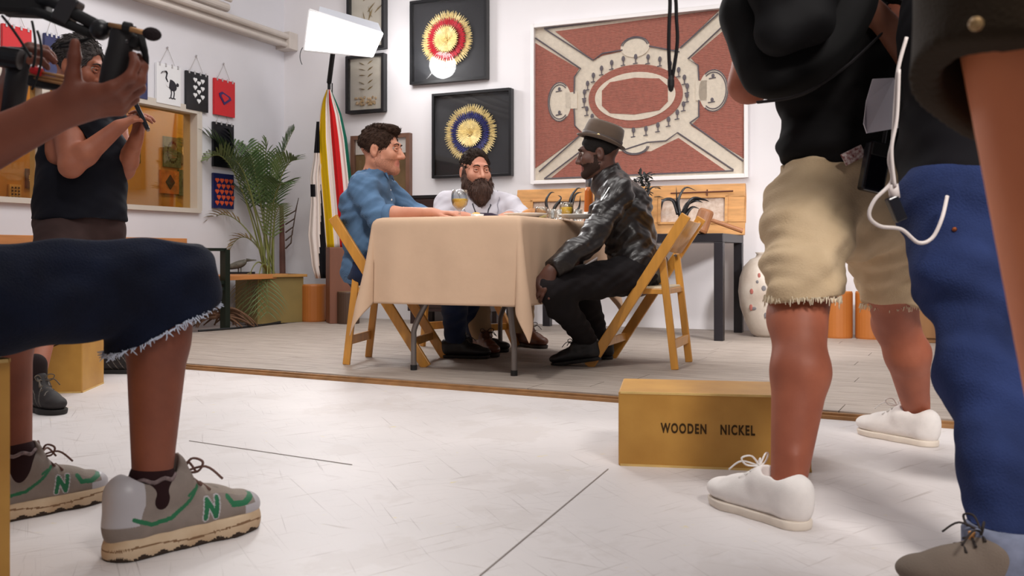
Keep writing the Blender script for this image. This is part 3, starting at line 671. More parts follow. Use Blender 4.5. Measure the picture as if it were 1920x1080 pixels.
# ------------------------------------------------------------------ pedestals, planter, palm, bench (left rear)
m_barrel = mat('orange_drum', (176, 104, 44), .45, var=.08, vscale=3); m_drumtop = mat('drum_top', (196, 130, 70), .5)
def drum(name, lab, px, pyb, w_px, pyt, m, m2, n=28, group=None):
    Y = (EYE-PZ)*FPX/(pyb-HOR); c = at(px, pyb, Y); r = w_px/2/FPX*Y; h = (pyb-pyt)/FPX*Y; Y2 = Y+r
    t = thing(name, lab, 'drum', (c.x/Y*Y2, Y2, PZ), 0, group); r = r*Y2/Y; h = EYE-PZ-(pyt-HOR)/FPX*Y2
    MB().lathe([(r*.97, 0), (r, .01), (r, h-.012), (r*.97, h-.004)], n=n).build('body', m, t, smooth=False); MB().lathe([(0, h-.008), (r*.96, h-.008), (r*.96, h), (0, h+.002)], n=n).build('lid', m2, t); return t
drum('wooden_drum', 'orange brown round drum beside the planter', 588, 604, 47, 533, m_barrel, m_drumtop)
drum('wooden_drum', 'small dark brown drum in front of the tall brown pedestal', 653, 608, 42, 546, mat('dark_drum', (72, 50, 36), .5), mat('dark_drum_top', (120, 92, 66), .5))
c = at(638, 602, 7.50); m_ped = mat('pedestal_brown', (118, 72, 52), .5, var=.1, vscale=4, stretch=(3, 3, .6))
t = thing('pedestal', 'tall brown wooden pedestal below the striped blanket', 'pedestal', (c.x, c.y, PZ), .35); hp = EYE-PZ-(465-HOR)/FPX*7.4
MB().box((0, 0, hp/2), (.2, .2, hp)).build('body', m_ped, t, bevel=.004); MB().box((0, 0, hp+.003), (.2, .2, .006)).build('top', mat('pedestal_top', (140, 92, 66), .5), t)

m_planter = mat('planter_wood', (122, 104, 58), .6, var=.2, vscale=4, rgb2=(140, 118, 66)); PC = at(505, 600, 7.62)
t = thing('planter_box', 'square olive wood planter holding the palm', 'planter', (PC.x, PC.y, PZ), .72); hw, hh = .2, .37
mb = MB()
for e in (-1, 1): mb.box((e*(hw-.01), 0, hh/2), (.02, 2*hw, hh)); mb.box((0, e*(hw-.01), hh/2), (2*hw-.04, .02, hh))
mb.box((0, 0, .02), (2*hw-.04, 2*hw-.04, .02)); mb.build('body', m_planter, t, bevel=.003)
mb = MB()
for e in (-1, 1): mb.box((e*hw, 0, hh+.006), (.045, 2*hw+.045, .022)); mb.box((0, e*hw, hh+.006), (2*hw-.045, .045, .022))
mb.build('rim', mat('planter_rim', (176, 130, 70), .5, var=.1), t, bevel=.003); MB().box((0, 0, hh-.05), (2*hw-.05, 2*hw-.05, .02)).build('soil', mat('soil', (52, 40, 30), .95, bump=.6, bscale=60), t)

m_leaf = mat('palm_leaf', (48, 76, 38), .5, var=.25, vscale=3, rgb2=(78, 104, 54)); m_leaf2 = mat('palm_leaf_pale', (98, 116, 68), .5, var=.2, vscale=3); m_stem = mat('palm_stem', (112, 116, 60), .5, var=.15); m_dry = mat('palm_dry', (146, 124, 72), .6)
palm = thing('potted_palm', 'green areca palm growing in the square planter', 'palm', (PC.x, PC.y, hh-.02+PZ))
def frond(tip, mid, base_off, nleaf, L, m, start=.35, droop=.5, wd=.016):
    b = V((base_off[0], base_off[1], 0)); o = V((PC.x, PC.y, hh-.02+PZ)); tip = tip-o; mid = mid-o
    pts = bez(b, mid, tip, 22); mb = MB(); mb.tube(pts, [.008*(1-.75*i/22) for i in range(23)], 6, 0)
    nleaf = int(nleaf*.8); L *= 1.12
    for i in range(nleaf):
        f_ = start+(1-start)*(i+.5)/nleaf; k = f_*22; i0 = min(21, int(k)); p = pts[i0].lerp(pts[i0+1], k-i0); d = (pts[i0+1]-pts[i0]).normalized(); sd, up = frame_of(d)
        l = L*(.45+.9*math.sin(PI*min(1, .12+.88*(i+.5)/nleaf)))*random.uniform(.9, 1.1)
        for e in (-1, 1):
            dr = (sd*e*.85+d*.62+up*.28).normalized(); q = [p, p+dr*l*.35, p+dr*l*.72-V((0, 0, 1))*l*.08*droop, p+dr*l-V((0, 0, 1))*l*.26*droop]
            nrm = dr.cross(d).normalized(); wv = nrm.cross(dr).normalized(); ws = [wd*.5, wd, wd*.8, .0008]
            rows = [[q[j]-wv*ws[j]*.5, q[j]+nrm*ws[j]*.18, q[j]+wv*ws[j]*.5] for j in range(4)]; mb.grid(rows, 1)
    mb.build('frond', [m_stem, m], palm, smooth=False, recalc=False)
Fr = [((372, 262), (452, 250), 7.5, m_leaf, 26, .19), ((388, 300), (440, 245), 7.35, m_leaf2, 24, .17), ((428, 248), (470, 330), 7.7, m_leaf, 22, .17), ((460, 262), (482, 340), 7.9, m_leaf, 24, .16), ((552, 242), (505, 320), 7.8, m_leaf, 28, .17), ((556, 300), (508, 300), 7.6, m_leaf2, 26, .17), ((536, 345), (505, 330), 7.4, m_leaf, 22, .15), ((500, 262), (492, 350), 7.75, m_leaf2, 26, .15), ((382, 425), (436, 350), 7.5, m_dry, 14, .14), ((440, 300), (478, 330), 7.3, m_leaf, 22, .15), ((470, 290), (490, 360), 7.5, m_leaf, 22, .15), ((525, 385), (505, 420), 7.45, m_leaf2, 16, .12), ((515, 290), (500, 360), 7.95, m_leaf, 20, .15), ((430, 470), (462, 400), 7.6, m_dry, 10, .11), ((412, 330), (470, 330), 7.85, m_leaf, 22, .17)]
for i, (tp, md, Y, m, n, L) in enumerate(Fr):
    a = i*2.4; frond(at(tp[0], tp[1], Y), at(md[0], md[1], (Y+7.75)/2), (.05*math.cos(a), .05*math.sin(a)), n, L, m, .42)
# two stems that bend over the rim in front
for tp, md, Y in (((455, 575), (478, 440), 7.35), ((502, 590), (500, 450), 7.33), ((478, 588), (488, 445), 7.3)):
    frond(at(tp[0], tp[1], Y), at(md[0], md[1], 7.4), (0, 0), 10, .13, m_leaf2 if tp[0] > 460 else m_dry, .66, 1.1, .008)
t = thing('wooden_stake', 'thin reddish brown wooden stake standing in the corner behind the palm', 'stake'); a = at(531, 500, 8.12)
MB().tube([(a.x, a.y, PZ), (a.x-.01, a.y+.01, .55), (a.x-.02, a.y+.02, at(0, 385, 8.1).z)], [.028, .026, .018], 8).build('stick', mat('stake_wood', (110, 70, 58), .6, var=.2), t)
mb = MB()
for k in range(5): p = V((a.x+.02, a.y, .62+.07*k)); mb.tube([p, p+V((.05+.01*k, -.01, .05)), p+V((.06+.014*k, -.01, .16))], [.007, .006, .003], 6)
mb.build('twig', mat('twig', (92, 72, 60), .7), t)

# bench along the left wall: back board, and a steel framed shelf
m_green = mat('green_steel', (26, 36, 28), .4, .2)
t = thing('wooden_bench', 'long orange wooden bench against the left wall behind the standing man', 'bench', CORNER, LA)
sE, zE = lw(348, 449, .36)
MB().box((-(sE+5.0)/2, -.36, zE-.035), (5.0-sE, .03, .085)).build('back_board', m_plank, t, bevel=.003); MB().box((-(sE+5.0)/2, -.19, .40), (5.0-sE, .3, .035)).build('seat', m_plank, t, bevel=.003)
for e in (sE+.12, 3.0, 4.8):
    MB().box((-e, -.2, .2), (.05, .28, .38)).build('leg', m_plank, t); MB().box((-e, -.335, .5), (.04, .025, .3)).build('back_post', m_plank, t)
t = thing('steel_frame_shelf', 'dark green steel frame with an orange plank shelf beside the planter', 'shelf', CORNER, LA)
sA, zT = lw(422, 468, .55); sB = lw(352, 468, .55)[0]; mb = MB()
MB().box((-sA, -.55, (zT+PZ)/2), (.05, .05, zT-PZ)).build('post', m_green, t); MB().box((-sB, -.55, (zT+PZ)/2), (.04, .04, zT-PZ)).build('post', m_green, t); MB().box((-sA, -.12, (zT+PZ)/2), (.04, .04, zT-PZ)).build('post', m_green, t); MB().box((-(sA+.12), -.3, (zT+.4)/2), (.02, .02, zT-.4)).build('post', m_green, t)
for z in (zT, lw(422, 519, .55)[1]-.04, lw(422, 536, .55)[1]-.02): MB().box((-(sA+sB)/2, -.55, z), (sB-sA, .03, .022)).build('rail', m_green, t)
MB().box((-sA, -.33, zT), (.03, .4, .022)).build('rail', m_green, t)
zs = lw(440, 520, .4)[1]; MB().box((-(sB+.62)/2, -.33, zs), (sB-.62, .36, .035)).build('plank', m_plank, t, bevel=.003)
bp = at(447, 514, 7.55); zt = zs+.018
t = thing('bird_figurine', 'small grey bird figurine on a dark base on the plank shelf', 'figurine', (bp.x, bp.y, zt), .25); m_bird = mat('bird_grey', (92, 88, 78), .6, var=.3, vscale=40)
MB().box((0, 0, .008), (.26, .1, .016)).build('base', m_pblk, t); MB().tube(spline([(-.1, 0, .045), (-.03, 0, .065), (.03, 0, .085), (.06, 0, .11)]), [.006+.026*math.sin(PI*min(1, k/18*.9+.05)) for k in range(19)], 10).tube([(.06, 0, .11), (.14, 0, .11)], [.014, .003], 8).build('body', m_bird, t, smooth=True); MB().tube([(0, .01, .016), (0, 0, .06)], .005, 6).tube([(.02, -.01, .016), (.02, 0, .07)], .005, 6).build('legs', m_bird, t)
t = thing('driftwood', 'pile of twisted roots on the floor under the steel frame shelf', 'driftwood', (at(412, 600, 6.95).x, 6.95, PZ)); mb = MB(); rr = random.Random(4)
for k in range(26):
    a = rr.uniform(0, 6.28); r0 = rr.uniform(0, .08); r1 = rr.uniform(.14, .3); z = rr.uniform(.02, .1); mb.tube(bez((r0*math.cos(a), r0*math.sin(a), z+.05), (r1*.6*math.cos(a+.5), r1*.4*math.sin(a+.5), z+.07), (r1*math.cos(a+.9), r1*.6*math.sin(a+.9), .015), 8), [.014-.0012*i for i in range(9)], 6)
mb.build('roots', mat('root', (104, 76, 58), .8, var=.3, vscale=20), t)
t = thing('floor_cable', 'black cable lying on the platform before the planter', 'cable'); pts = [at(372, 624, 6.6), at(440, 618, 6.85), at(500, 606, 7.2), at(535, 596, 7.6), at(552, 585, 7.9)]
MB().tube(spline([V((p.x, p.y, PZ+.009)) for p in pts]), .008, 6).build('lead', m_blk_matte, t)
t = thing('blue_vase', 'small dark blue vase between the planter and the orange drum', 'vase', (at(558, 598, 7.95).x, 7.95, PZ)); MB().lathe([(.05, 0), (.04, .05), (.05, .12), (.055, .16), (.05, .16), (.035, .06), (0, .03)], n=20).build('body', mat('blue_glaze', (28, 66, 104), .3), t, smooth=True)

# ------------------------------------------------------------------ console table group (right rear)
t = thing('console_table', 'dark steel console table against the back wall', 'table', (1.306, 5.93, PZ), WA); TL, TD, th = 1.5, .74, EYE-PZ+38/FPX*5.9
lw_ = .058
MB().box((-TL/2+lw_/2, TD/2, th-.028), (TL, TD, .056)).build('top', m_steel, t, bevel=.004)
for x in (0, -TL+lw_):
    for y in (0, TD-lw_): MB().box((x, y+lw_/2, (th-.056)/2), (lw_, lw_, th-.056)).build('leg', m_steel, t, bevel=.003)
tz = PZ+th
def ct(x, y, z=0): M = Matrix.Rotation(WA, 3, 'Z'); p = V((1.306, 5.93, tz)) + M @ V((x, y, z)); return p
t = thing('carved_panel', 'carved pine panel with two whitewashed recesses leaning on the console table', 'panel', ct(0, .60), WA); ph, pw = .36, 1.72; Rl = Matrix.Rotation(-.1, 3, 'X')
px1 = .06; px0 = px1-pw
def pbox(mb, x0, x1, z0, z1, y0, y1): mb.box(Rl @ V(((x0+x1)/2, (y0+y1)/2, (z0+z1)/2)), (x1-x0, y1-y0, z1-z0), R=Rl)
mb = MB(); rec = [(px0+.13, px0+.60), (px1-.60, px1-.13)]; pbox(mb, px0, px1, 0, .09, 0, .03); pbox(mb, px0, px1, .27, ph, 0, .03); pbox(mb, px0, px0+.13, .09, .27, 0, .03); pbox(mb, px0+.60, px1-.60, .09, .27, 0, .03); pbox(mb, px1-.13, px1, .09, .27, 0, .03)
mb.build('board', m_pine, t, bevel=.004)
for x0, x1 in rec: mb = MB(); pbox(mb, x0, x1, .09, .27, .012, .03); mb.build('recess', mat('whitewash', (216, 198, 184), .8, var=.12, vscale=30, rgb2=(188, 160, 140)), t)
for x0, x1 in rec:
    mb = MB(); pbox(mb, x0-.014, x1+.014, .262, .282, -.01, .004); pbox(mb, x0-.014, x1+.014, .078, .096, -.01, .004); pbox(mb, x0-.014, x0+.008, .08, .28, -.01, .004); pbox(mb, x1-.008, x1+.014, .08, .28, -.01, .004)
    mb.build('moulding', m_pine, t, bevel=.003)
MB().tube([Rl @ V((px1-.52, -.016, .3)), Rl @ V((px1-.08, -.016, .305))], .006, 6).tube([Rl @ V((px1-.26, -.016, .275)), Rl @ V((px1-.26, -.016, .32))], .005, 6).build('iron_bar', mat('rust', (96, 48, 30), .6), t)
m_horn = mat('black_horn', (26, 25, 28), .35, var=.2)
def horns(lab, px, pyb, Y, curves):
    o = at(px, pyb, Y); t = thing('horn_sculpture', lab, 'sculpture', (o.x, o.y, tz), 0, 'black horn sculptures')
    for cv in curves:
        pts = spline([V((at(x, y, Y+d).x-o.x, d, at(x, y, Y+d).z-tz)) for x, y, d in cv], 6); n = len(pts); mb = MB(); mb.tube(pts, [max(.001, cv_r*(1-(i/(n-1))**1.6)) for i, cv_r in enumerate([.022]*n)], 8, flat=.55); mb.build('horn', m_horn, t, smooth=True)
    zb = min(0, 0); MB().lathe([(0, 0), (.05, 0), (.05, .008), (.03, .02), (.014, .07), (.012, .15), (0, .152)], n=16).build('stand', m_horn, t, smooth=True); return t
YT = 6.35
horns('black curved horn sculpture before the right recess of the carved panel', 1276, 436, 6.2, [[(1275, 405, 0), (1272, 376, 0), (1285, 352, 0), (1306, 358, 0)], [(1272, 402, 0), (1262, 376, .02), (1244, 376, 0), (1240, 394, 0)], [(1280, 405, 0), (1296, 374, -.02), (1318, 374, 0), (1330, 378, 0)], [(1280, 408, 0), (1288, 384, .03), (1304, 376, 0), (1318, 380, 0)], [(1276, 408, .02), (1270, 385, .02), (1268, 350, 0)], [(1282, 410, -.02), (1290, 396, 0), (1300, 388, 0), (1312, 392, 0)]])
pl = horns('tall black plume sculpture behind the leather jacket', 1218, 436, 6.45, [[(1218, 405, 0), (1214, 370, 0), (1222, 352, 0), (1242, 350, 0)], [(1216, 402, .02), (1200, 380, 0), (1196, 400, 0)]])
mb = MB(); rr = random.Random(3); o = at(1210, 345, 6.45)
for k in range(46):
    p = V((o.x-at(1218, 436, 6.45).x+rr.gauss(0, .028), rr.gauss(0, .028), o.z-tz+rr.uniform(-.11, .07))); d = V((rr.uniform(-1, 1), rr.uniform(-1, 1), rr.uniform(-.1, .9))).normalized(); mb.tube([p, p+d*.035, p+d*.065+V((0, 0, -.012))], [.008, .012, .001], 5, flat=.3)
mb.build('plume', mat('plume_black', (30, 34, 34), .6), pl)
horns('black curled horn sculpture behind the half full glass', 1036, 436, 6.7, [[(1030, 408, 0), (1024, 378, 0), (1032, 362, 0), (1040, 361, 0)], [(1034, 408, 0), (1040, 388, 0), (1052, 372, 0), (1046, 366, .02)], [(1032, 404, .02), (1046, 382, .02), (1056, 380, 0), (1060, 384, 0)]])
horns('black hooked horn sculpture near the orange bottle', 1078, 436, 6.65, [[(1068, 400, 0), (1070, 372, 0), (1082, 354, 0), (1090, 354, 0)], [(1070, 396, 0), (1078, 366, 0), (1092, 360, 0)], [(1076, 402, .02), (1086, 388, .02), (1088, 366, 0)]])
MX = at(1318, 416, 5.98); t = thing('wooden_mallet', 'wooden mallet resting on the right end of the console table', 'mallet', (MX.x, MX.y, tz), .1); m_mal = mat('mallet_wood', (142, 92, 56), .55, var=.15, vscale=12)
R1 = Matrix.Rotation(.35, 3, 'Y'); q = MB().lathe([(0, -.075), (.043, -.075), (.05, -.06), (.05, .06), (.043, .075), (0, .075)], (0, 0, .079), 20, M=R1); q.build('head', m_mal, t, bevel=.003); MB().tube([(.02, -.005, .085), (.06, -.02, .08), (.24, -.06, .014)], [.014, .013, .017], 10).build('handle', m_mal, t)

# urn, drums, cabinet at the right
UC = V((1.70, 6.26, PZ)); t = thing('ceramic_urn', 'large round weathered white urn beside the console table', 'urn', UC)
m_urn = mat('urn_glaze', (206, 196, 184), .55, var=.12, vscale=7, rgb2=(176, 160, 146), bump=.2, bscale=18)
prof = [(.075, 0), (.1, .02), (.14, .1), (.172, .2), (.184, .3), (.176, .39), (.15, .465), (.105, .515), (.07, .53), (.064, .548), (.074, .562), (.062, .562), (.054, .54), (.05, .48), (0, .47)]
MB().lathe(prof, n=48).build('body', m_urn, t, smooth=True)
mb = MB(); rr = random.Random(8)
for k in range(9):
    a = -PI/2+rr.uniform(-.9, .7); z = rr.uniform(.12, .42); i = max(j for j in range(9) if prof[j][1] <= z); f_ = (z-prof[i][1])/(prof[i+1][1]-prof[i][1]); r = prof[i][0]+f_*(prof[i+1][0]-prof[i][0])+.0015; n_ = V((math.cos(a), math.sin(a), 0))
    mb.ball(n_*r+V((0, 0, z)), (.004, rr.uniform(.008, .022), rr.uniform(.008, .024)), 8, k % 2, Matrix.Rotation(a, 3, 'Z'))
mb.build('stain', [mat('urn_red', (164, 96, 86), .7), mat('urn_grey', (112, 108, 110), .7)], t)
drum('wooden_drum', 'left orange drum seen between the khaki shorts legs', 1571, 635, 53, 546, m_barrel, m_drumtop); drum('wooden_drum', 'right orange drum behind the man in khaki shorts', 1632, 637, 54, 546, m_barrel, m_drumtop)
p = at(1566, 546, 6.3); t = thing('white_vase', 'slim white vase standing on the left orange drum', 'vase', (p.x, 6.28, EYE-(546-HOR)/FPX*6.2+.006)); MB().lathe([(.03, 0), (.045, .04), (.04, .1), (.02, .15), (.026, .17), (.015, .17), (0, .1)], n=20).build('body', m_white, t, smooth=True); MB().lathe([(.046, .03), (.047, .05), (.046, .07)], n=20).build('band', m_barrel, t, smooth=True)
c = at(1712, 620, 5.85); t = thing('wooden_cabinet', 'narrow brown wooden cabinet behind the man in khaki shorts', 'cabinet', (c.x, c.y, PZ), WA); hc = EYE-PZ-(412-HOR)/FPX*5.85; m_cab = mat('cabinet_wood', (140, 98, 58), .5, var=.14, vscale=4, stretch=(4, 4, .6))
MB().box((0, .12, hc/2), (.34, .26, hc)).build('body', m_cab, t, bevel=.004); MB().box((0, -.02, hc/2), (.31, .02, hc-.06)).build('door', m_cab, t, bevel=.004); MB().ball((-.11, -.04, hc*.55), .012, 10).build('knob', m_black, t)

# ------------------------------------------------------------------ dining table, cloth, chairs
TA = V((-.9165, .40, 0)); TB = V((.40, .9165, 0)); TC = V((.03, 4.11, 0)); TW, TLn, TZ = .735, 1.24, .742
tr = math.atan2(TB.y, TB.x)                             # local x along the long side, local y along TA
t = thing('folding_table', 'folding table with bent grey legs under the beige cloth', 'table', TC, tr)
MB().box((TLn/2, TW/2, TZ-.024-.0), (TLn-.02, TW-.02, .04)).build('tabletop', m_white, t, bevel=.006)
def loc_t(p): d = p-TC; return V((d.dot(TB), d.dot(TA), p.z))
for e, fx_ in ((0, .12), (1, TLn-.12)):
    for y in (.075, TW-.14):
        sg = 1 if y > .4 else -1; yt = y-(.11 if sg > 0 else -.04)
        mb = MB(); mb.tube(spline([(fx_, yt, TZ-.05), (fx_+.0, yt+sg*.015, .42), (fx_, y-sg*.01, .24), (fx_, y, .17), (fx_, y, PZ)], 5), .0135, 10); lg = mb.build('leg', m_gtube, t, smooth=True); MB().lathe([(.016, PZ), (.016, PZ+.025), (0, PZ+.025)], (fx_, y, 0), 10).build('foot_cap', m_blk_matte, lg)
m_cloth = mat('beige_cloth', (198, 168, 142), .85, var=.03, vscale=8, bump=.5, bscale=5)
HL = .40; NX, NY = 78, 52; PTS = []
def drape(u, v):
    ox = -u if u < 0 else (u-TLn if u > TLn else 0); oy = -v if v < 0 else (v-TW if v > TW else 0); cx, cy = min(max(u, 0), TLn), min(max(v, 0), TW); sx = -1 if u < 0 else 1; sy = -1 if v < 0 else 1; z0 = TZ+.004
    if not ox and not oy: return V((u, v, z0))
    r = math.hypot(ox, oy); a = math.atan2(oy, ox); r0 = .012
    fold = math.sin(2*a)**2
    fl = .03+.16*fold
    w1 = (.007*math.sin(cy*21+cx*17+1.3)+.005*math.sin(cy*43+cx*37))*min(1, r/.18)*(1-fold)
    rho = r0+r*fl*(.55+.45*min(1, r/.4))+w1 if r > 0 else 0
    b = a-.16*math.sin(4*a)*min(1, r/.15)
    return V((cx+sx*math.cos(b)*rho, cy+sy*math.sin(b)*rho, z0-math.sqrt(max(0, r*r-(rho-r0)**2))+(.0 if r > .02 else 0)))
us = [-HL+HL*i/18 for i in range(18)]+[TLn*i/24 for i in range(25)]+[TLn+HL*(i+1)/18 for i in range(18)]; vs = [-HL+HL*i/18 for i in range(18)]+[TW*i/14 for i in range(15)]+[TW+HL*(i+1)/18 for i in range(18)]
mb = MB(); mb.grid([[drape(u, v) for u in us] for v in vs])
cl = tag(mb.build('tablecloth', m_cloth, loc=TC, rz=tr, smooth=True), 'beige tablecloth draped over the folding table with pointed hanging corners', 'tablecloth')
cl.modifiers.new('s', 'SUBSURF').levels = 1; cl.modifiers['s'].render_levels = 1
q = cl.modifiers.new('t', 'SOLIDIFY'); q.thickness = .003; q.offset = 1

def make_chair(lab, loc, rz):
    t = thing('folding_chair', lab, 'chair', loc, rz, 'wooden folding chairs'); hw = .2
    S0 = lambda x: V((x, .22, 0)); S1 = lambda x: V((x, -.26, .735))
    for x in (-hw, hw):
        MB().bar(S0(x), S1(x), .022, .05, (1, 0, 0)).build('stile', m_wood_o, t, bevel=.004)
        p = S0(x*.86).lerp(S1(x*.86), .74); MB().bar(V((x*.86, -.2, 0)), p+V((0, 0, .01)), .02, .036, (1, 0, 0)).build('rear_leg', m_wood_o, t, bevel=.004); MB().tube([p+V((-.03 if x > 0 else .03, 0, 0)), p+V((.035 if x > 0 else -.035, 0, 0))], .007, 8).build('pivot_bolt', m_gtube, t)
    MB().bar(V((-hw*.86, -.192, .12)), V((hw*.86, -.192, .12)), .045, .016, (0, 0, 1)).build('stretcher', m_wood_o, t, bevel=.003); a = S0(0).lerp(S1(0), .16); MB().bar(a+V((-hw, 0, 0)), a+V((hw, 0, 0)), .04, .016, (0, 0, 1)).build('stretcher', m_wood_o, t, bevel=.003)
    d = (S1(0)-S0(0)).normalized(); nrm = V((0, d.z, -d.y)); rows = []
    for i in range(9):
        f_ = (i/8-.5)*2; row = []
        for j, l in ((0, .78), (1, .98)): row.append(S0(f_*hw*.97).lerp(S1(f_*hw*.97), l)-nrm*.03*(1-f_*f_))
        rows.append(row)
    MB().grid(rows).build('back_slat', m_wood_o, t, smooth=True, solid=.012)
    mb = MB()
    for x in (-.165, .165): mb.box((x, .03, .372), (.024, .4, .026))
    for y in (-.155, .215): mb.box((0, y, .372), (.33, .024, .026))
    mb.build('seat_frame', m_wood_o, t, bevel=.003); MB().box((0, .03, .388), (.345, .375, .016)).build('seat_pad', mat('seat_pad', (226, 208, 176), .5), t, bevel=.006); return t
def face_rz(f): return math.atan2(f[1], f[0])-PI/2
CH5 = V((.655, 4.70, PZ)); F5 = V((-.93, .37, 0)).normalized()
make_chair('wooden folding chair under the man in the leather jacket', CH5, face_rz(F5))
CH3 = V((-.60, 4.81, PZ)); F3 = V((.985, -.17, 0)).normalized(); ch2 = make_chair('wooden folding chair under the man in the blue shirt', CH3, face_rz(F3))
F4 = V((.72, -.69, 0)).normalized(); CH4 = V((-.27, 5.58, PZ)); make_chair('wooden folding chair under the bearded man, mostly behind the cloth', CH4, face_rz(F4))

# things on the table (camera is just below the table top, only their upper parts show)
TT = TZ+.009
m_glass = glass('clear_glass', (246, 248, 248), .09); m_oj = mat('orange_juice', (255, 200, 50), .3); m_china = mat('china', (236, 232, 226), .25)
def table_at(px, Y): return V(((px-960)/FPX*Y, Y, TT))
def goblet(lab, px, Y, R, H, stem, fill, group='glasses on the table', m_liq=None):
    t = thing('drinking_glass', lab, 'glass', table_at(px, Y), 0, group); b = H*stem; hb = H-b
    pr = ([(0, 0), (R*.8, 0), (R*.8, .003), (.006, .008), (.004, b*.9)] if stem else [(0, 0), (R*.55, 0)])+[(R*.45, b+.004), (R*.85, b+hb*.25), (R, b+hb*.5), (R*.95, b+hb*.8), (R*.84, H)]
    inn = [(R*.82, H), (R*.92, b+hb*.8), (R*.97, b+hb*.5), (R*.82, b+hb*.26), (R*.4, b+.008), (0, b+.006)]
    MB().lathe(pr+inn, n=28).build('bowl', m_glass, t, smooth=True)
    if fill:
        lv = b+hb*fill; q = [(0, b+.008), (R*.38, b+.010)]+[(R*.80*(x/.82 if False else 1)*k, b+hb*z) for k, z in ((1.0, .26), (1.15, .5), (1.1, .8)) if b+hb*z < lv]+[(R*.9, lv), (0, lv)]; MB().lathe(q, n=28).build('juice', m_liq or m_oj, t, smooth=True)
goblet('stemmed glass half full of orange juice beside the hand of the man in blue', 862, 4.72, .044, .148, .32, .55)
goblet('round glass of orange juice nearest the leather jacket', 1062, 4.78, .037, .088, 0, .72)
goblet('short glass with pale dregs behind the plates', 1015, 4.95, .036, .074, 0, .4, m_liq=mat('pale_juice', (224, 212, 130), .3))
def tumbler(lab, px, Y, R, H): t = thing('drinking_glass', lab, 'glass', table_at(px, Y), 0, 'glasses on the table'); MB().lathe([(0, 0), (R*.85, 0), (R, H), (R*.94, H), (R*.8, .008), (0, .008)], n=20).build('bowl', m_glass, t, smooth=True)
tumbler('clear empty tumbler between the two juice glasses', 1036, 4.72, .026, .052); tumbler('clear empty tumbler right of the round juice glass', 1082, 4.9, .03, .058); tumbler('clear water glass left of the round juice glass, closest to it', 1046, 4.62, .02, .045)
def plate(lab, px, Y, R): t = thing('plate', lab, 'plate', table_at(px, Y), 0, 'plates on the table'); MB().lathe([(0, .002), (R*.6, .0), (R*.62, .004), (R, .017), (R, .02), (R*.62, .009), (0, .008)], n=36).build('dish', m_china, t, smooth=True)
plate('white plate at the near corner of the table', 985, 4.5, .105); plate('white plate close to the leather jacket', 1085, 4.62, .1); plate('white plate before the bearded man', 935, 5.1, .1)
p = table_at(1002, 5.05); t = thing('bread_roll', 'brown bread roll in the middle of the table', 'bread', (p.x, p.y, TT)); MB().ball((0, 0, .036), (.075, .05, .036), 20).build('crust', mat('crust', (186, 122, 56), .6, var=.3, vscale=20), t, smooth=True)
p = table_at(895, 4.85); t = thing('ramekin', 'small white ramekin with a yellow topping by the stemmed glass', 'ramekin', (p.x, p.y, TT)); MB().lathe([(0, 0), (.03, 0), (.034, .032), (.03, .032), (.027, .02), (0, .02)], n=20).build('dish', m_china, t, smooth=True); MB().ball((-.006, 0, .03), (.024, .022, .012), 12).build('topping', mat('egg', (226, 172, 70), .6, var=.25, vscale=40), t, smooth=True)
p = table_at(912, 5.0); t = thing('folded_napkin', 'dark grey folded napkin standing before the bearded man', 'napkin', (p.x, p.y, TT), -.3); MB().prism([(-.06, 0), (.075, 0), (.07, .03), (.03, .044), (-.06, .046)], -.02, .02).build('fold', mat('napkin', (62, 56, 72), .85), t, bevel=.004)
p = table_at(907, 4.72); t = thing('table_knife', 'shiny knife leaning by the ramekin', 'knife', (p.x, p.y, TT)); MB().bar((0, 0, .006), (-.1, .05, .006), .014, .002).bar((0, 0, .007), (.09, -.045, .007), .012, .008).build('blade', mat('cutlery', (200, 200, 205), .15, 1), t)
p = table_at(1104, 5.02); t = thing('orange_bottle', 'tall orange bottle with a grey cap beside the leather jacket', 'bottle', (p.x, p.y, TT)); MB().lathe([(0, 0), (.026, 0), (.027, .02), (.022, .16), (.016, .185), (0, .185)], n=20).build('body', mat('bottle_orange', (196, 104, 36), .3), t, smooth=True); MB().lathe([(.0165, .183), (.017, .24), (.012, .246), (0, .246)], n=16).build('cap', mat('cap_grey', (136, 140, 150), .3, .6), t, smooth=True); MB().lathe([(.0282, .012), (.0275, .05)], n=20).build('label', m_china, t, smooth=True)

# ------------------------------------------------------------------ apple boxes
def crate(lab, name, L_, D_, H_, loc, rz, txt=None, up=False):
    t = thing('apple_box', lab, 'wooden box', loc, rz, 'wooden boxes on the white floor'); MB().box((0, 0, H_/2), (L_, D_, H_)).build('body', m_apple, t, bevel=.004)
    mb = MB(); e = .006
    for z in (e/2, H_-e/2):
        mb.box((0, -D_/2, z), (L_-.01, .003, e)); mb.box((L_/2, 0, z), (.003, D_-.01, e))
    mb.build('edge_band', m_apple_edge, t)
    if txt:
        if up: text_mesh('lettering', txt, .042, m_ink, t, (0, -D_/2-.0006, H_*.58), (PI/2, -PI/2, 0), sx=1.0, bold=.0006, spacing=1.1)
        else:
            for wd, xo in zip(txt.split(), (-.078, .063)): text_mesh('lettering', wd, .036, m_ink, t, (xo, -D_/2-.0006, H_*.52), (PI/2, 0, 0), sx=.64, bold=.0012, spacing=1.22)
    return t
a = V((.291, 2.56)); b = V((.791, 2.475)); dr = (b-a).normalized(); nn = V((-dr.y, dr.x)); c = (a+b)/2+nn*.135
crate('wooden box stencilled with two words, on the floor before the platform', 'apple_box', .508, .27, .203, (c.x, c.y, 0), math.atan2(dr.y, dr.x), 'WOODEN  NICKEL')
a = at(153, 738, 3.87); crate('upright wooden box beside the standing man on the left', 'apple_box', .21, .29, .508, (a.x-.13, 3.87+.155, 0), .12, 'WOODEN', True)
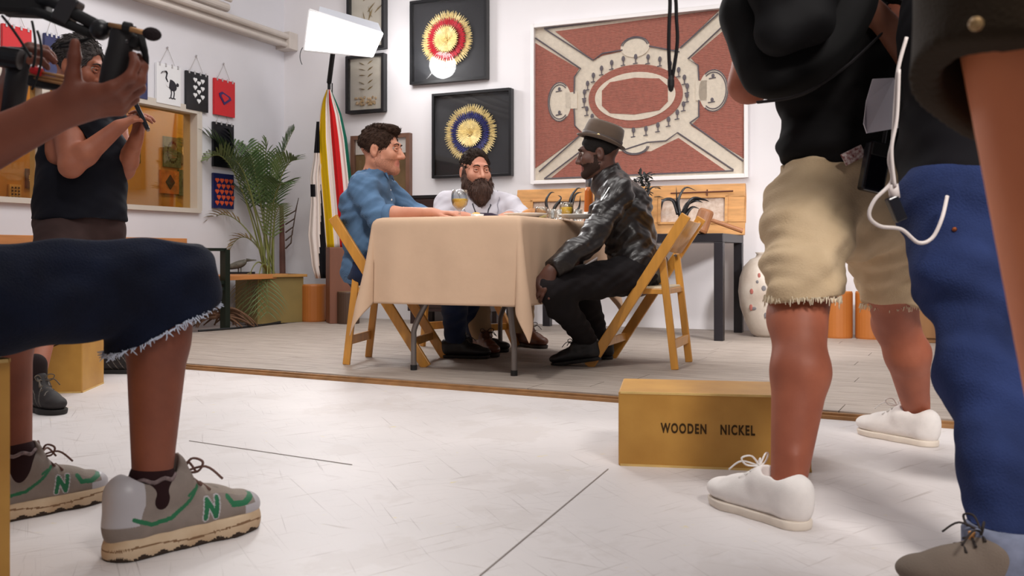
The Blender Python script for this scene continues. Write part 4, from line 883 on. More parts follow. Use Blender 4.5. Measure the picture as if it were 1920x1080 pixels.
# stencil bridges: thin strips of box colour across the letters are part of the lettering itself
a = V((-.955, 1.62, 0)); t = crate('wooden box seat at the far left edge under the seated camera operator', 'seat_box', .34, .42, .40, (-1.127, 1.60, 0), .9)
# ------------------------------------------------------------------ people: shared anatomy
UP = V((0, 0, 1))
def skin(name, rgb, rgb2): return mat(name, rgb, .58, var=.1, vscale=9, rgb2=rgb2, bump=.04, bscale=180)
def fr3(f, up=UP):
    f = V(f).normalized(); r = f.cross(up).normalized(); u = r.cross(f).normalized(); return r, f, u
class Head:
    def __init__(h, c, f, up=UP, s=1.0, nose=1.0): h.nz = nose; h.c = V(c); h.r, h.f, h.u = fr3(f, up); h.s = s; h.R = [h.r, h.f, h.u]
    def p(h, x, y, z): return h.c+(h.r*x+h.f*y+h.u*z)*h.s
    def build(h, S, neck, m=0, lip=1, rn=.058, jaw=1.0, wide=1.0):
        s = h.s; P = h.p
        S.ell(P(0, -.018, .035), (.074*s*wide, .094*s, .083*s), h.R, .02, m); S.ell(P(0, .018, -.03), (.061*s*wide, .074*s, .08*s), h.R, .02, m)
        for e in (-1, 1):
            S.cone(P(.05*e*wide, -.005, -.058), P(.012*e, .066, -.093), .024*s*jaw, .02*s, .025, m); S.ell(P(.04*e*wide, .062, -.022), .024*s, h.R, .02, m)
        S.ell(P(0, .07, -.098), (.024*s, .022*s, .02*s), h.R, .02, m); S.cone(P(-.03, .079, .03), P(.03, .079, .03), .013*s, .013*s, .015, m)
        for e in (-1, 1): S.ell(P(.031*e, .094, .006), (.017*s, .013*s, .011*s), h.R, .01, m, True)
        S.cone(P(0, .087, .012), P(0, .088+.024*h.nz, -.03), .0085*s, .0125*s, .012, m)
        for e in (-1, 1): S.ell(P(.013*e, .097, -.034), (.010*s, .012*s, .009*s), h.R, .006, m)
        S.cone(P(-.017, .081, -.06), P(.017, .081, -.06), .0085*s, .0085*s, .006, lip); S.cone(P(-.015, .079, -.073), P(.015, .079, -.073), .0095*s, .0095*s, .006, lip)
        S.cone(P(-.02, .094, -.0665), P(.02, .094, -.0665), .0022*s, .0022*s, .003, lip, None, True)
        for e in (-1, 1):
            S.ell(P(.077*e*wide, -.012, -.006), (.010*s, .021*s, .033*s), h.R, .008, m); S.ell(P(.087*e*wide, -.006, -.003), (.007*s, .011*s, .018*s), h.R, .005, m, True)
        S.cone(P(0, -.022, -.06), neck, rn*s, rn*1.08, .03, m)
    def eyes(h, par, base, iris=(60, 40, 28)):
        mw, mi_, mp = mat('eye_white', (160, 150, 142), .5), mat('iris_%d' % iris[0], iris, .25), mat('pupil', (8, 8, 8), .2)
        mb = MB(); M = Matrix((h.r, h.f, h.u)).transposed()
        for e in (-1, 1):
            c = h.p(.031*e, .0765, .006)-V(base); mb.ball(c, .0118*h.s, 14, 0); mb.ball(c+h.f*.0068*h.s, (.0056*h.s, .0056*h.s, .0056*h.s), 10, 1); mb.ball(c+h.f*.0105*h.s, .0025*h.s, 8, 2)
        mb.build('eyes', [mw, mi_, mp], par, smooth=True)
        mb = MB()
        return
    def lids_brows(h, par, base, m_skin, m_hair, thick=.005):
        mb = MB()
        for e in (-1, 1):
            mb.tube([h.p(e*x, y, z)-V(base) for x, y, z in ((.012, .091, .026), (.024, .0935, .0315), (.037, .089, .031), (.048, .078, .024))], [thick*.7*h.s, thick*h.s, thick*.9*h.s, thick*.4*h.s], 8, flat=.6)
        mb.build('eyebrows', m_hair, par, smooth=True)
        mb = MB()
        for e in (-1, 1):
            for z0, z1 in ((.0135, .0115), (-.0015, .0005)): mb.tube([h.p(e*x, y, z)-V(base) for x, y, z in ((.018, .084, .007), (.026, .0885, z0), (.036, .0875, z0), (.045, .079, .006))], [.003*h.s, .005*h.s, .005*h.s, .0025*h.s], 8)
        mb.build('eyelids', m_skin, par, smooth=True)
def bend(v, axis, a): return Matrix.Rotation(a, 3, axis) @ v
def hand(S, w, u, n, side, curl=(.35, .5, .4), sp=.06, s=1.0, m=0, thumb=(.55, .75, .35), tb=.3, per=None, k=.006, tl=1.0):
    # w wrist, u finger direction, n palm normal, thumb leaves on the side `side`*(u x n)
    w = V(w); u = V(u).normalized(); n = V(n); n = (n-u*n.dot(u)).normalized(); t = u.cross(n)*side
    kn = []
    for i, (o, l) in enumerate(((.031, .086), (.0105, .092), (-.0105, .087), (-.031, .078))):
        b = w+(t*o*.55+u*.012)*s; e = w+(t*o+u*l)*s; S.cone(b, e, .0135*s, .0105*s, .012, m); kn.append((e, o))
    S.cone(w-u*.02*s, w+u*.02*s, .026*s, .027*s, .02, m, (n, 1.35)); S.cone(w+u*.02*s+t*.018*s+n*.006*s, w+u*.055*s+t*.024*s+n*.006*s, .014*s, .012*s, .014, m)
    for i, ((e, o), L) in enumerate(zip(kn, (.074, .083, .077, .060))):
        c = curl if per is None else per[i]; d = bend(u, n, -side*o*sp/.03*1.0) if False else (u+t*o*sp/.03).normalized(); ax = d.cross(n).normalized(); p = e; r = .0098*s*(1 if i < 3 else .9)
        for f_, a, r1 in zip((.44, .31, .25), c, (.0088, .0080, .0068)):
            d = bend(d, ax, a).normalized(); q = p+d*L*f_*s; S.cone(p, q, r, r1*s*(1 if i < 3 else .9), k, m); p = q; r = r1*s*(1 if i < 3 else .9)
    d = (u*thumb[0]+t*thumb[1]+n*thumb[2]).normalized(); p = w+(u*.022+t*.022+n*.004)*s; q = p+d*.042*s*tl; S.cone(p, q, .0145*s, .0115*s, .014, m)
    ax = d.cross(u).normalized() if abs(d.dot(u)) < .99 else n
    for l, r0, r1 in ((.034, .0112, .0098), (.027, .0098, .0078)):
        d = bend(d, ax, tb).normalized(); p, q = q, q+d*l*s*tl; S.cone(p, q, r0*s, r1*s, k, m)
def arm(S, sh, el, wr, e=0, m=0, s=1.0, r=(.054, .042, .040, .027), k=.02):
    sh, el, wr = V(sh), V(el), V(wr); S.cone(sh, el, r[0]*s+e, r[1]*s+e, k, m); mid = el.lerp(wr, .3); S.cone(el, mid, r[1]*.97*s+e, r[2]*1.06*s+e, k, m); S.cone(mid, wr, r[2]*1.06*s+e, r[3]*s+e, k, m)
def leg(S, hip, kn, an, e=0, m=0, s=1.0, r=(.088, .06, .056, .037), back=None, k=.02):
    hip, kn, an = V(hip), V(kn), V(an); S.cone(hip, kn, r[0]*s+e, r[1]*s+e, k, m); b = V(back or (0, 0, 0))
    c = kn.lerp(an, .3)+b*.018; S.cone(kn, c, r[1]*.92*s+e, r[2]*1.05*s+e, k, m); S.cone(c, an, r[2]*1.05*s+e, r[3]*s+e, k, m)
def torso(S, pel, che, nb, shL, shR, f, e=0, m=0, s=1.0, wb=.135, wc=.155, dep=1.4, belly=0, k=.03, fp=None):
    pel, che, nb, shL, shR = map(V, (pel, che, nb, shL, shR)); f = V(f).normalized(); fp = V(fp or f).normalized(); r = fp.cross(UP).normalized(); mid = pel.lerp(che, .5)
    S.cone(pel-r*.065*s, pel+r*.065*s, .105*s+e, .105*s+e, k, m); S.cone(pel, mid, wb*s+e, wb*s+e, k, m, (fp, dep)); S.cone(mid, che, wb*s+e, wc*s+e, k, m, (f, dep))
    S.cone(che, nb-(nb-che)*.18, wc*s+e, .085*s+e, k, m, (f, dep)); S.cone(nb-(nb-che)*.25, shL, .06*s+e, .054*s+e, k, m); S.cone(nb-(nb-che)*.25, shR, .06*s+e, .054*s+e, k, m)
    if belly: S.ell(mid+f*.05, belly*s+e, None, .04, m)
def shoe(par, base, heel, ang, L=.28, style='plain', m_up=None, m_sole=None, m_lace=None, pitch=0, side=1, res=.0028, hi=.0, name='shoe'):
    s = L/.29; S = SDF(); p = lambda x, y, z: V((x*s, y*s, z*s)); so = .036 if style == 'runner' else (.021 if style != 'leather' else .02); wq = 0 if style in ('runner', 'hiker') else .0045
    S.ell(p(.232, -.004*side, .042), (.056*s, .043*s, .03*s), None, .02); S.cone(p(.05, 0, .05), p(.19, -.003*side, .045), .037*s, .041*s, .02); S.cone(p(.12, 0, .082), p(.205, 0, .052), .032*s, .028*s, .02); S.ell(p(.037, 0, .055), (.042*s, .035*s, .05*s), None, .02); S.cone(p(.035, 0, .088+hi), p(.115, 0, .088+hi), .037*s, .039*s, .02)
    
    if style in ('runner', 'hiker'): S.cone(p(.142, 0, .095), p(.128, 0, .128+hi), .022*s, .022*s, .012, 0, (V((.9, 0, .5)), 2.2))
    S.cut(p(0, 0, so-.006), (0, 0, -1)); S.cone(p(.092, 0, .085), p(.094, 0, .19), .024*s, .036*s, .006, 0, None, True); S.cone(p(.062, 0, .078), p(.064, 0, .19), .026*s, .036*s, .006, 0, None, True)
    mats = [m_up]; paint = None
    if style == 'runner':
        mats = [m_up, mat('shoe_green', (22, 104, 66), .6), mat('shoe_silver', (176, 172, 176), .4), mat('shoe_mesh', (150, 138, 128), .8, bump=.3, bscale=400)]
        def seg(x, z, pts):
            d = np.full(x.shape, 9.)
            for (x0, z0), (x1, z1) in zip(pts, pts[1:]):
                t = np.clip(((x-x0)*(x1-x0)+(z-z0)*(z1-z0))/((x1-x0)**2+(z1-z0)**2), 0, 1); d = np.minimum(d, np.hypot(x-x0-t*(x1-x0), z-z0-t*(z1-z0)))
            return d
        def paint(P, N, vm):
            x, y, z = P[:, 0]/s, P[:, 1]/s, P[:, 2]/s; v = np.zeros(len(P), int); out = np.abs(N[:, 1]) > .25
            v[(x > .165) & (z > .055) & (np.abs(y) < .03)] = 3; v[(x < .05) & (z > .055) & (x < .035+.4*(z-.05))] = 2; v[(x > .26)] = 2; v[(x > .235) & (z < .05)] = 2
            g = seg(x, z, [(.03, .066), (.06, .053), (.095, .056), (.125, .075), (.15, .098)]) < .0035; g |= seg(x, z, [(.205, .07), (.212, .056), (.235, .054), (.255, .062), (.262, .072)]) < .0048; g |= seg(x, z, [(.128, .088), (.14, .094)]) < .003; v[g & out] = 1
            n = seg(x, z, [(.157, .043), (.163, .073), (.177, .043), (.183, .073)]); v[(n < .0065) & out & (x < .2)] = 2; v[(n < .0042) & out & (x < .2)] = 1
            return v
        res = .0016
    if style == 'hiker':
        mats = [m_up, mat('shoe_grey_line', (120, 112, 104), .7)]
        def paint(P, N, vm):
            x, z = P[:, 0]/s, P[:, 2]/s; return ((np.abs(np.sin(x*95+z*70)) < .16) & (np.abs(N[:, 1]) > .3) & (x > .06) & (x < .21)).astype(int)
    o = S.mesh(name, mats, res, smooth=1, paint=paint, parent=par); o.location = V(heel)-V(base); o.rotation_euler = (0, pitch, ang); o.scale = (1, 1, .9 if wq and style != 'leather' else 1)
    S = SDF(); S.cone(p(.04, 0, .012), p(.13, 0, .012), (.043-wq)*s, (.042-wq)*s, .02); S.cone(p(.13, 0, .012), p(.21, -.004*side, .012), (.042-wq)*s, (.048-wq)*s, .02); S.cone(p(.21, -.004*side, .014), p(.243, -.004*side, .018), (.048-wq)*s, (.044-wq)*s, .02); S.cut(p(0, 0, so), (0, 0, 1)); S.cut(p(0, 0, 0), (0, 0, -1))
    if style == 'leather': S.cut(p(.09, 0, .004), (0, 0, -1), p(.12, 0, .004), .03)
    ou = [m_sole]
    if style == 'runner': ou = [m_sole, mat('outsole_dark', (62, 50, 42), .8), mat('sole_grime', (128, 98, 72), .8)]
    S.mesh('sole', ou, .0025, smooth=1, parent=o, paint=(lambda P, N, vm: np.where(P[:, 2] < .0065+.003*np.sin(P[:, 0]*160), 1, np.where(np.abs(P[:, 2]-.021-.004*np.sin(P[:, 0]*30)) < .0016, 2, 0))) if style == 'runner' else None)
    if m_lace:
        mb = MB(); 
        for i in range(5):
            x = .142+.0165*i; z = .116-.0115*i; mb.tube([p(x, -.026, z-.006), p(x-.004, 0, z+.004), p(x, .026, z-.006)], .0026*s, 6)
        for e in (-1, 1):
            mb.tube(spline([p(.138, 0, .12), p(.142, e*.02, .146), p(.152, e*.04, .142), p(.15, e*.028, .124), p(.138, 0, .12)], 5), .0022*s, 6); mb.tube(spline([p(.138, 0, .12), p(.165, e*.028, .13), p(.19, e*.042, .106)], 5), .0022*s, 6)
        mb.build('laces', m_lace, o, smooth=True)
    return o
def hairmesh(h, par, base, m, name='hair', cutf=None, amp=.0014, res=.005, lift=.012, front=.078, low=-.03, top=0, side=1.0, seed=1):
    S = SDF(); s = h.s; P = h.p
    S.ell(P(0, -.02, .04+top*.5), ((.077+lift*.6)*s, (.094+lift)*s, (.083+lift+top*.5)*s), h.R, .02)
    S.ell(P(0, .092, -.03), (.066*s, .072*s, (.03+front)*s), h.R, .012, 0, True); S.cut(P(0, 0, low), -h.u-h.f*.55)
    for e in (-1, 1): S.ell(P(.085*e, .002, -.012), (.02*s, .026*s, .034*s), h.R, .006, 0, True)
    rs = np.random.RandomState(seed); ph = rs.uniform(0, 6, 6)
    def dp(Q, N): return amp*(np.sin(Q[:, 0]*130+ph[0]+2*np.sin(Q[:, 2]*60))*np.sin(Q[:, 1]*140+ph[1])+.8*np.sin(Q[:, 2]*210+Q[:, 0]*90+ph[2]))
    o = S.mesh(name, m, res, parent=par, base=base, disp=dp); return o
def strands(hair, h, base, m, n, comb, L=.028, r=.0021, seed=2, zr=(-9, 9)):
    me = hair.data; rr = random.Random(seed); mb = MB(); N = len(me.vertices); b = V(base); k = 0
    while k < n:
        v = me.vertices[rr.randrange(N)]; nr = v.normal; q = v.co+b-h.c; pl = V((q.dot(h.r), q.dot(h.f), q.dot(h.u)))/h.s; k += 1
        if not zr[0] < pl.z < zr[1] or nr.length < .5: continue
        d = V(comb(pl)); d = h.r*d.x+h.f*d.y+h.u*d.z+V((rr.gauss(0, .18), rr.gauss(0, .18), rr.gauss(0, .18))); d -= nr*d.dot(nr)
        if d.length < .05: continue
        d.normalize(); l = L*rr.uniform(.6, 1.3); p = v.co
        mb.tube([p-nr*.0015, p+d*l*.5+nr*.0026, p+d*l+nr*.0012], [r, r*1.1, r*.25], 4, cap=False)
    return mb.build('strands', m, hair, smooth=True, recalc=False)
from mathutils.bvhtree import BVHTree
def onto(o, base, pts, lift=.002):
    bv = BVHTree.FromPolygons([v.co for v in o.data.vertices], [tuple(f.vertices) for f in o.data.polygons]); out = []
    for p in pts:
        h = bv.find_nearest(V(p)-V(base)); out.append(h[0]+h[1]*lift)
    return out
def stubble(hp):
    def f(P, N, vm):
        q = P-np.array(list(hp.c)); x, y, z = [(q @ np.array(list(a)))/hp.s for a in (hp.r, hp.f, hp.u)]
        m = (z < -.046-.25*np.maximum(0, .03-np.abs(x))) & (z > -.125) & (y > -.012-.3*(z+.05)) & (np.abs(x) < .075) & (y < .12) & (vm == 0) & (y > .02+(-.095-z)*2)
        m |= (z < -.01) & (z > -.06) & (np.abs(x) > .052) & (y < .022) & (y > .002) & (vm == 0); m |= (z < -.042) & (z > -.06) & (np.abs(x) < .03) & (y > .07) & (y < .1) & (vm == 0)
        vm = vm.copy(); vm[m] = 2; return vm
    return f
def body_obj(S, mats, base, lab, res, fine=(), disp=None, paint=None):
    o = S.mesh('person', mats, res, fine, None, base, smooth=1, disp=disp, paint=paint); tag(o, lab, 'person'); return o
m_lash = mat('hair_dark', (42, 30, 24), .85, var=.3, vscale=90, bump=.5, bscale=160, stretch=(1, 1, .3))
m_hairb = mat('hair_brown', (54, 37, 28), .82, var=.3, vscale=90, bump=.5, bscale=160)
m_hairg = mat('hair_greying', (40, 36, 36), .85, var=.4, vscale=70, rgb2=(84, 78, 76), bump=.5, bscale=160)
m_denim = mat('denim_dark', (26, 38, 66), .85, var=.2, vscale=14, bump=.25, bscale=300, sheen=.1)

# ------------------------------------------------------------------ man in the blue shirt, seated left of the table
def man_blue():
    base = V((-.70, 4.82, PZ)); sk, lp = skin('skin_fair', (206, 146, 118), (188, 122, 96)), mat('lips_fair', (186, 116, 98), .5)
    f = F3; r, _, _ = fr3(f); pel = V((-.735, 4.84, .495)); che = at(690, 388, 4.83); nb = at(704, 330, 4.82); shR = at(683, 357, 4.67); shL = at(712, 352, 5.0)
    elR = at(707, 405, 4.60); wrR = V((-.385, 4.49, .772)); elL = V((-.50, 5.03, .77)); wrL = V((-.26, 4.98, .775))
    hp = Head(at(716, 283, 4.80), (.97, -.22, -.03), V((0.02, 0, 1)), 1.03)
    hipR, hipL = V((-.72, 4.73, .485)), V((-.70, 4.95, .485)); knR, knL = V((-.30, 4.76, .475)), V((-.28, 4.99, .475)); anR, anL = V((-.30, 4.98, .12)), V((-.2, 5.3, .12))
    S = SDF(); torso(S, pel, che, nb, shL, shR, f); hp.build(S, nb, 0, 1); arm(S, shR, elR, wrR); arm(S, shL, elL, wrL); leg(S, hipR, knR, anR); leg(S, hipL, knL, anL)
    hand(S, wrR, (.93, -.08, -.02), (0, 0, -1), -1, (.18, .35, .3), .08, .95, thumb=(.75, .6, .25)); hand(S, wrL, (.95, .05, -.02), (0, 0, -1), 1, (.25, .35, .3), .08, .95)
    b = body_obj(S, [sk, lp, mat('stubble_brown', (172, 116, 92), .7, var=.2, vscale=200)], base, 'man in a blue denim shirt seated left of the table, in profile facing right', .0055, [(2, .93, 1.28, .0036), (0, -.72, -.52, .0038)], paint=stubble(hp))
    hp.eyes(b, base, (70, 84, 88)); hp.lids_brows(b, base, sk, m_hairb, .0045)
    ha = hairmesh(hp, b, base, m_hairb, top=.004, lift=.007, low=-.035)
    strands(ha, hp, base, m_hairb, 1100, lambda q: (q.x*3, .7, .5) if q.z > .085 else (0, -.75, -.7), .018, .0016)
    S = SDF(); S.ell(hp.p(0, .05, .102), (.056, .036, .024), hp.R, .02); S.ell(hp.p(0, .0, .112), (.062, .06, .022), hp.R, .02)
    qf = S.mesh('quiff', m_hairb, .005, parent=b, base=base); strands(qf, hp, base, m_hairb, 420, lambda q: (q.x*2, .7, .5), .024, .0017)
    ms = mat('shirt_chambray', (72, 102, 136), .85, var=.14, vscale=9, wave=(130, (112, 140, 168), 'DIAGONAL', .5), bump=.15, bscale=200)
    S = SDF(); torso(S, pel, che, nb, shL, shR, f, .022, wb=.145, wc=.158); S.cone(shR, elR, .067, .063, .02); S.cone(elR, elR.lerp(wrR, .22), .06, .05, .02); S.cone(shL, elL, .069, .062, .02); S.cone(elL, elL.lerp(wrL, .25), .062, .055, .02)
    S.ell(elR.lerp(wrR, .16), .052, None, .008); S.cut(elR.lerp(wrR, .27), wrR-elR, elR.lerp(wrR, .3), .09); S.cut(elL.lerp(wrL, .3), wrL-elL, elL.lerp(wrL, .3), .09); S.cut(pel+V((0, 0, -.07)), (0, 0, -1)); S.cut(nb+V((0, 0, .022)), (-.35, 0, 1), nb+V((0, 0, .05)), .09)
    sh = S.mesh('shirt', ms, .0055, parent=b, base=base, disp=folds(.012, (22, 18, 32), 1.2, 3), smooth=1)
    S = SDF(); S.cone(nb+V((-.004, 0, .002)), nb+V((.012, -.002, .042)), .073, .066, .01); S.cut(nb+V((0, 0, .05)), (-.45, .1, 1)); S.cut(nb+V((0, 0, -.01)), (0, 0, -1)); S.cone(nb, nb+V((.02, 0, .09)), .060, .056, .004, 0, None, True); S.cone(nb+f*.05, nb+f*.10+V((0, 0, .06)), .012, .034, .008, 0, None, True)
    S.cone(nb+f*.058+r*.03+V((0, 0, .03)), nb+f*.085+r*.045+V((0, 0, -.02)), .017, .006, .008, 0, (f, 2)); S.cone(nb+f*.058-r*.03+V((0, 0, .03)), nb+f*.085-r*.045+V((0, 0, -.02)), .017, .006, .008, 0, (f, 2)); S.mesh('collar', ms, .004, parent=sh, base=base)
    mb = MB(); c = elR.lerp(wrR, .24)-base; d = (wrR-elR).normalized(); mb.tube([c-d*.022, c-d*.018, c+d*.018, c+d*.022], [.05, .0555, .0545, .049], 24); mb.build('rolled_cuff', ms, sh, smooth=True)
    mb = MB()
    for k in range(5): mb.ball(che+f*(.118+.006*k)+V((0, -.002, .085-.05*k))-base, .0065, 10)
    mb.build('buttons', m_white, sh, smooth=True)
    S = SDF(); S.cone(pel-r*.06, pel+r*.06, .118, .118, .03); leg(S, hipR, knR, anR, .018); leg(S, hipL, knL, anL, .018); S.cut(anR+V((0, 0, -.02)), (0, 0, -1), anR, .12); S.cut(anL+V((0, 0, -.02)), (0, 0, -1), anL, .12); S.mesh('jeans', m_denim, .007, parent=b, base=base, disp=folds(.006, (18, 18, 26), 1, 5))
    bs, bss = mat('shoe_black', (24, 22, 24), .4), mat('shoe_black_sole', (16, 15, 15), .6)
    for an in (anR, anL): shoe(b, base, V((an.x-.075, an.y+.01, PZ)), -.15, .27, 'plain', bs, bss, bs)
man_blue()

# ------------------------------------------------------------------ bearded man in white behind the table
def man_white():
    base = V((-.25, 5.62, PZ)); sk, lp = skin('skin_ruddy', (210, 154, 128), (196, 132, 108)), mat('lips_ruddy', (176, 108, 98), .45); f = V((.30, -.95, 0)).normalized(); r, _, _ = fr3(f)
    pel = V((-.24, 5.62, .50)); che = at(893, 410, 5.58); nb = at(890, 366, 5.58); shR = at(838, 384, 5.50); shL = at(953, 386, 5.60)
    elR = at(817, 440, 5.40); wrR = V((-.31, 5.16, .785)); elL = at(985, 420, 5.45); wrL = V((-.02, 5.2, .785)); hp = Head(at(892, 322, 5.50), (.40, -.92, -.04), UP, 1.04)
    hipR, hipL = V((-.34, 5.56, .48)), V((-.12, 5.62, .48)); knR, knL = V((-.22, 5.22, .46)), V((.04, 5.3, .46)); anR, anL = V((-.165, 5.17, .12)), V((.075, 5.60, .12))
    S = SDF(); torso(S, pel, che, nb, shL, shR, f, wb=.165, wc=.17, dep=1.2, belly=.14); hp.build(S, nb, 0, 1, .064, 1.1, 1.06); arm(S, shR, elR, wrR, s=1.1); arm(S, shL, elL, wrL, s=1.1); leg(S, hipR, knR, anR); leg(S, hipL, knL, anL)
    hand(S, wrR, (.7, -.6, -.05), (0, 0, -1), -1, (.3, .4, .3)); hand(S, wrL, (-.75, -.6, -.05), (0, 0, -1), 1, (.3, .4, .3))
    b = body_obj(S, [sk, lp], base, 'bearded man in a white jacket seated behind the table', .006, [(2, .93, 1.21, .004), (0, -.32, -.1, .0045)])
    hp.eyes(b, base, (56, 40, 30)); hp.lids_brows(b, base, sk, m_lash, .0055); ha = hairmesh(hp, b, base, m_lash, top=.006, lift=.005, front=.094, low=-.01); strands(ha, hp, base, m_lash, 800, lambda q: (q.x*3, -.8, .2) if q.z > .08 else (0, -.6, -.8), .018, .0017)
    S = SDF(); s = hp.s                                      # full beard
    for e in (-1, 1):
        S.cone(hp.p(.072*e, .004, .025), hp.p(.068*e, .01, -.03), .009*s, .014*s, .02); S.cone(hp.p(.068*e, .01, -.03), hp.p(.06*e, .03, -.075), .014*s, .026*s, .02); S.cone(hp.p(.06*e, .03, -.075), hp.p(.02*e, .078, -.125), .026*s, .034*s, .02); S.cone(hp.p(.004*e, .097, -.047), hp.p(.034*e, .08, -.068), .0085*s, .010*s, .01)
    S.cone(hp.p(0, .08, -.108), hp.p(0, .085, -.156), .050*s, .034*s, .03); S.cone(hp.p(-.012, .1, -.069), hp.p(.012, .1, -.069), .006, .006, .006, 0, None, True)
    mbd = mat('beard_brown', (72, 48, 38), .65, var=.3, vscale=80, bump=.6, bscale=150); bd = S.mesh('beard', mbd, .0045, parent=b, base=base); strands(bd, hp, base, mbd, 900, lambda q: (q.x*2, .1, -1), .034)
    mw = mat('chef_white', (196, 192, 200), .8, var=.02, vscale=10)
    S = SDF(); torso(S, pel, che, nb, shL, shR, f, .018, wb=.17, wc=.175, dep=1.15, belly=.15); arm(S, shR, elR, wrR, .016, s=1.1); arm(S, shL, elL, wrL, .016, s=1.1); S.cut(wrR-(wrR-elR)*.12, wrR-elR, wrR, .08); S.cut(wrL-(wrL-elL)*.12, wrL-elL, wrL, .08); S.cut(nb+V((0, 0, .01)), V((0, 0, 1))+f*.55, nb, .1); S.cut(pel+V((0, 0, -.08)), (0, 0, -1))
    ja = S.mesh('jacket', mw, .006, parent=b, base=base, disp=folds(.008, (18, 16, 26), 1, 9))
    mb = MB()                                               # lapels and the open collar
    ch = nb+f*.09+V((0, 0, -.03))-base
    for e in (-1, 1):
        a = nb+r*e*.062+V((0, 0, .04))-base; c = nb+r*e*.05+f*.105+V((0, 0, -.03))-base; d = nb+r*e*.012+f*.15+V((0, 0, -.13))-base; mb.grid([[a, a+r*e*.028-V((0, 0, .045))+f*.02], [c, c+r*e*.045-V((0, 0, .01))], [d, d+r*e*.03+V((0, 0, .02))]])
    mb.build('lapel', mw, ja, solid=.008, smooth=True)
    S = SDF(); S.cone(nb+f*.03+V((0, 0, -.02)), nb+f*.085+V((0, 0, -.16)), .09, .09, .02, 0, (f, 1.3)); S.cut(nb+f*.02, -f); S.mesh('undershirt', mat('undershirt', (222, 224, 236), .85), .006, parent=b, base=base)
    for e in (-1, 1):
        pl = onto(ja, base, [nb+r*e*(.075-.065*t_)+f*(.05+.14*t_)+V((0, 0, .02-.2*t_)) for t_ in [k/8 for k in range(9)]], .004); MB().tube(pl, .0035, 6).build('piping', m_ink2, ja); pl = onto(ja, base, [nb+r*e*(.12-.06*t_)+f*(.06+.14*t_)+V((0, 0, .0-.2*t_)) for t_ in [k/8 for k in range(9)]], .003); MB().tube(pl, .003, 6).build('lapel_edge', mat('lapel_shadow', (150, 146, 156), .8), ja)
    q = shL+V((.02, -.055, -.03))-base; MB().box(q, (.03, .012, .022), .3).build('sleeve_badge', m_pblk, ja)
    mt = mat('trousers_khaki', (150, 124, 96), .85, var=.1, vscale=10); S = SDF(); S.cone(pel-r*.07, pel+r*.07, .12, .12, .03); leg(S, hipR, knR, anR, .02); leg(S, hipL, knL, anL, .02); S.cut(anR+V((0, 0, -.015)), (0, 0, -1), anR, .12); S.cut(anL+V((0, 0, -.015)), (0, 0, -1), anL, .12); S.mesh('trousers', mt, .007, parent=b, base=base, disp=folds(.006, (18, 18, 26), 1, 6))
    br, brs = mat('shoe_brown', (92, 50, 32), .35, var=.12), mat('shoe_brown_sole', (36, 26, 22), .6)
    for an, a in ((anR, -1.15), (anL, -.9)): d = V((math.cos(a), math.sin(a), 0)); shoe(b, base, V((an.x, an.y, PZ))-d*.078, a, .285, 'leather', br, brs, mat('lace_brown', (50, 30, 22), .7), hi=.015)
man_white()

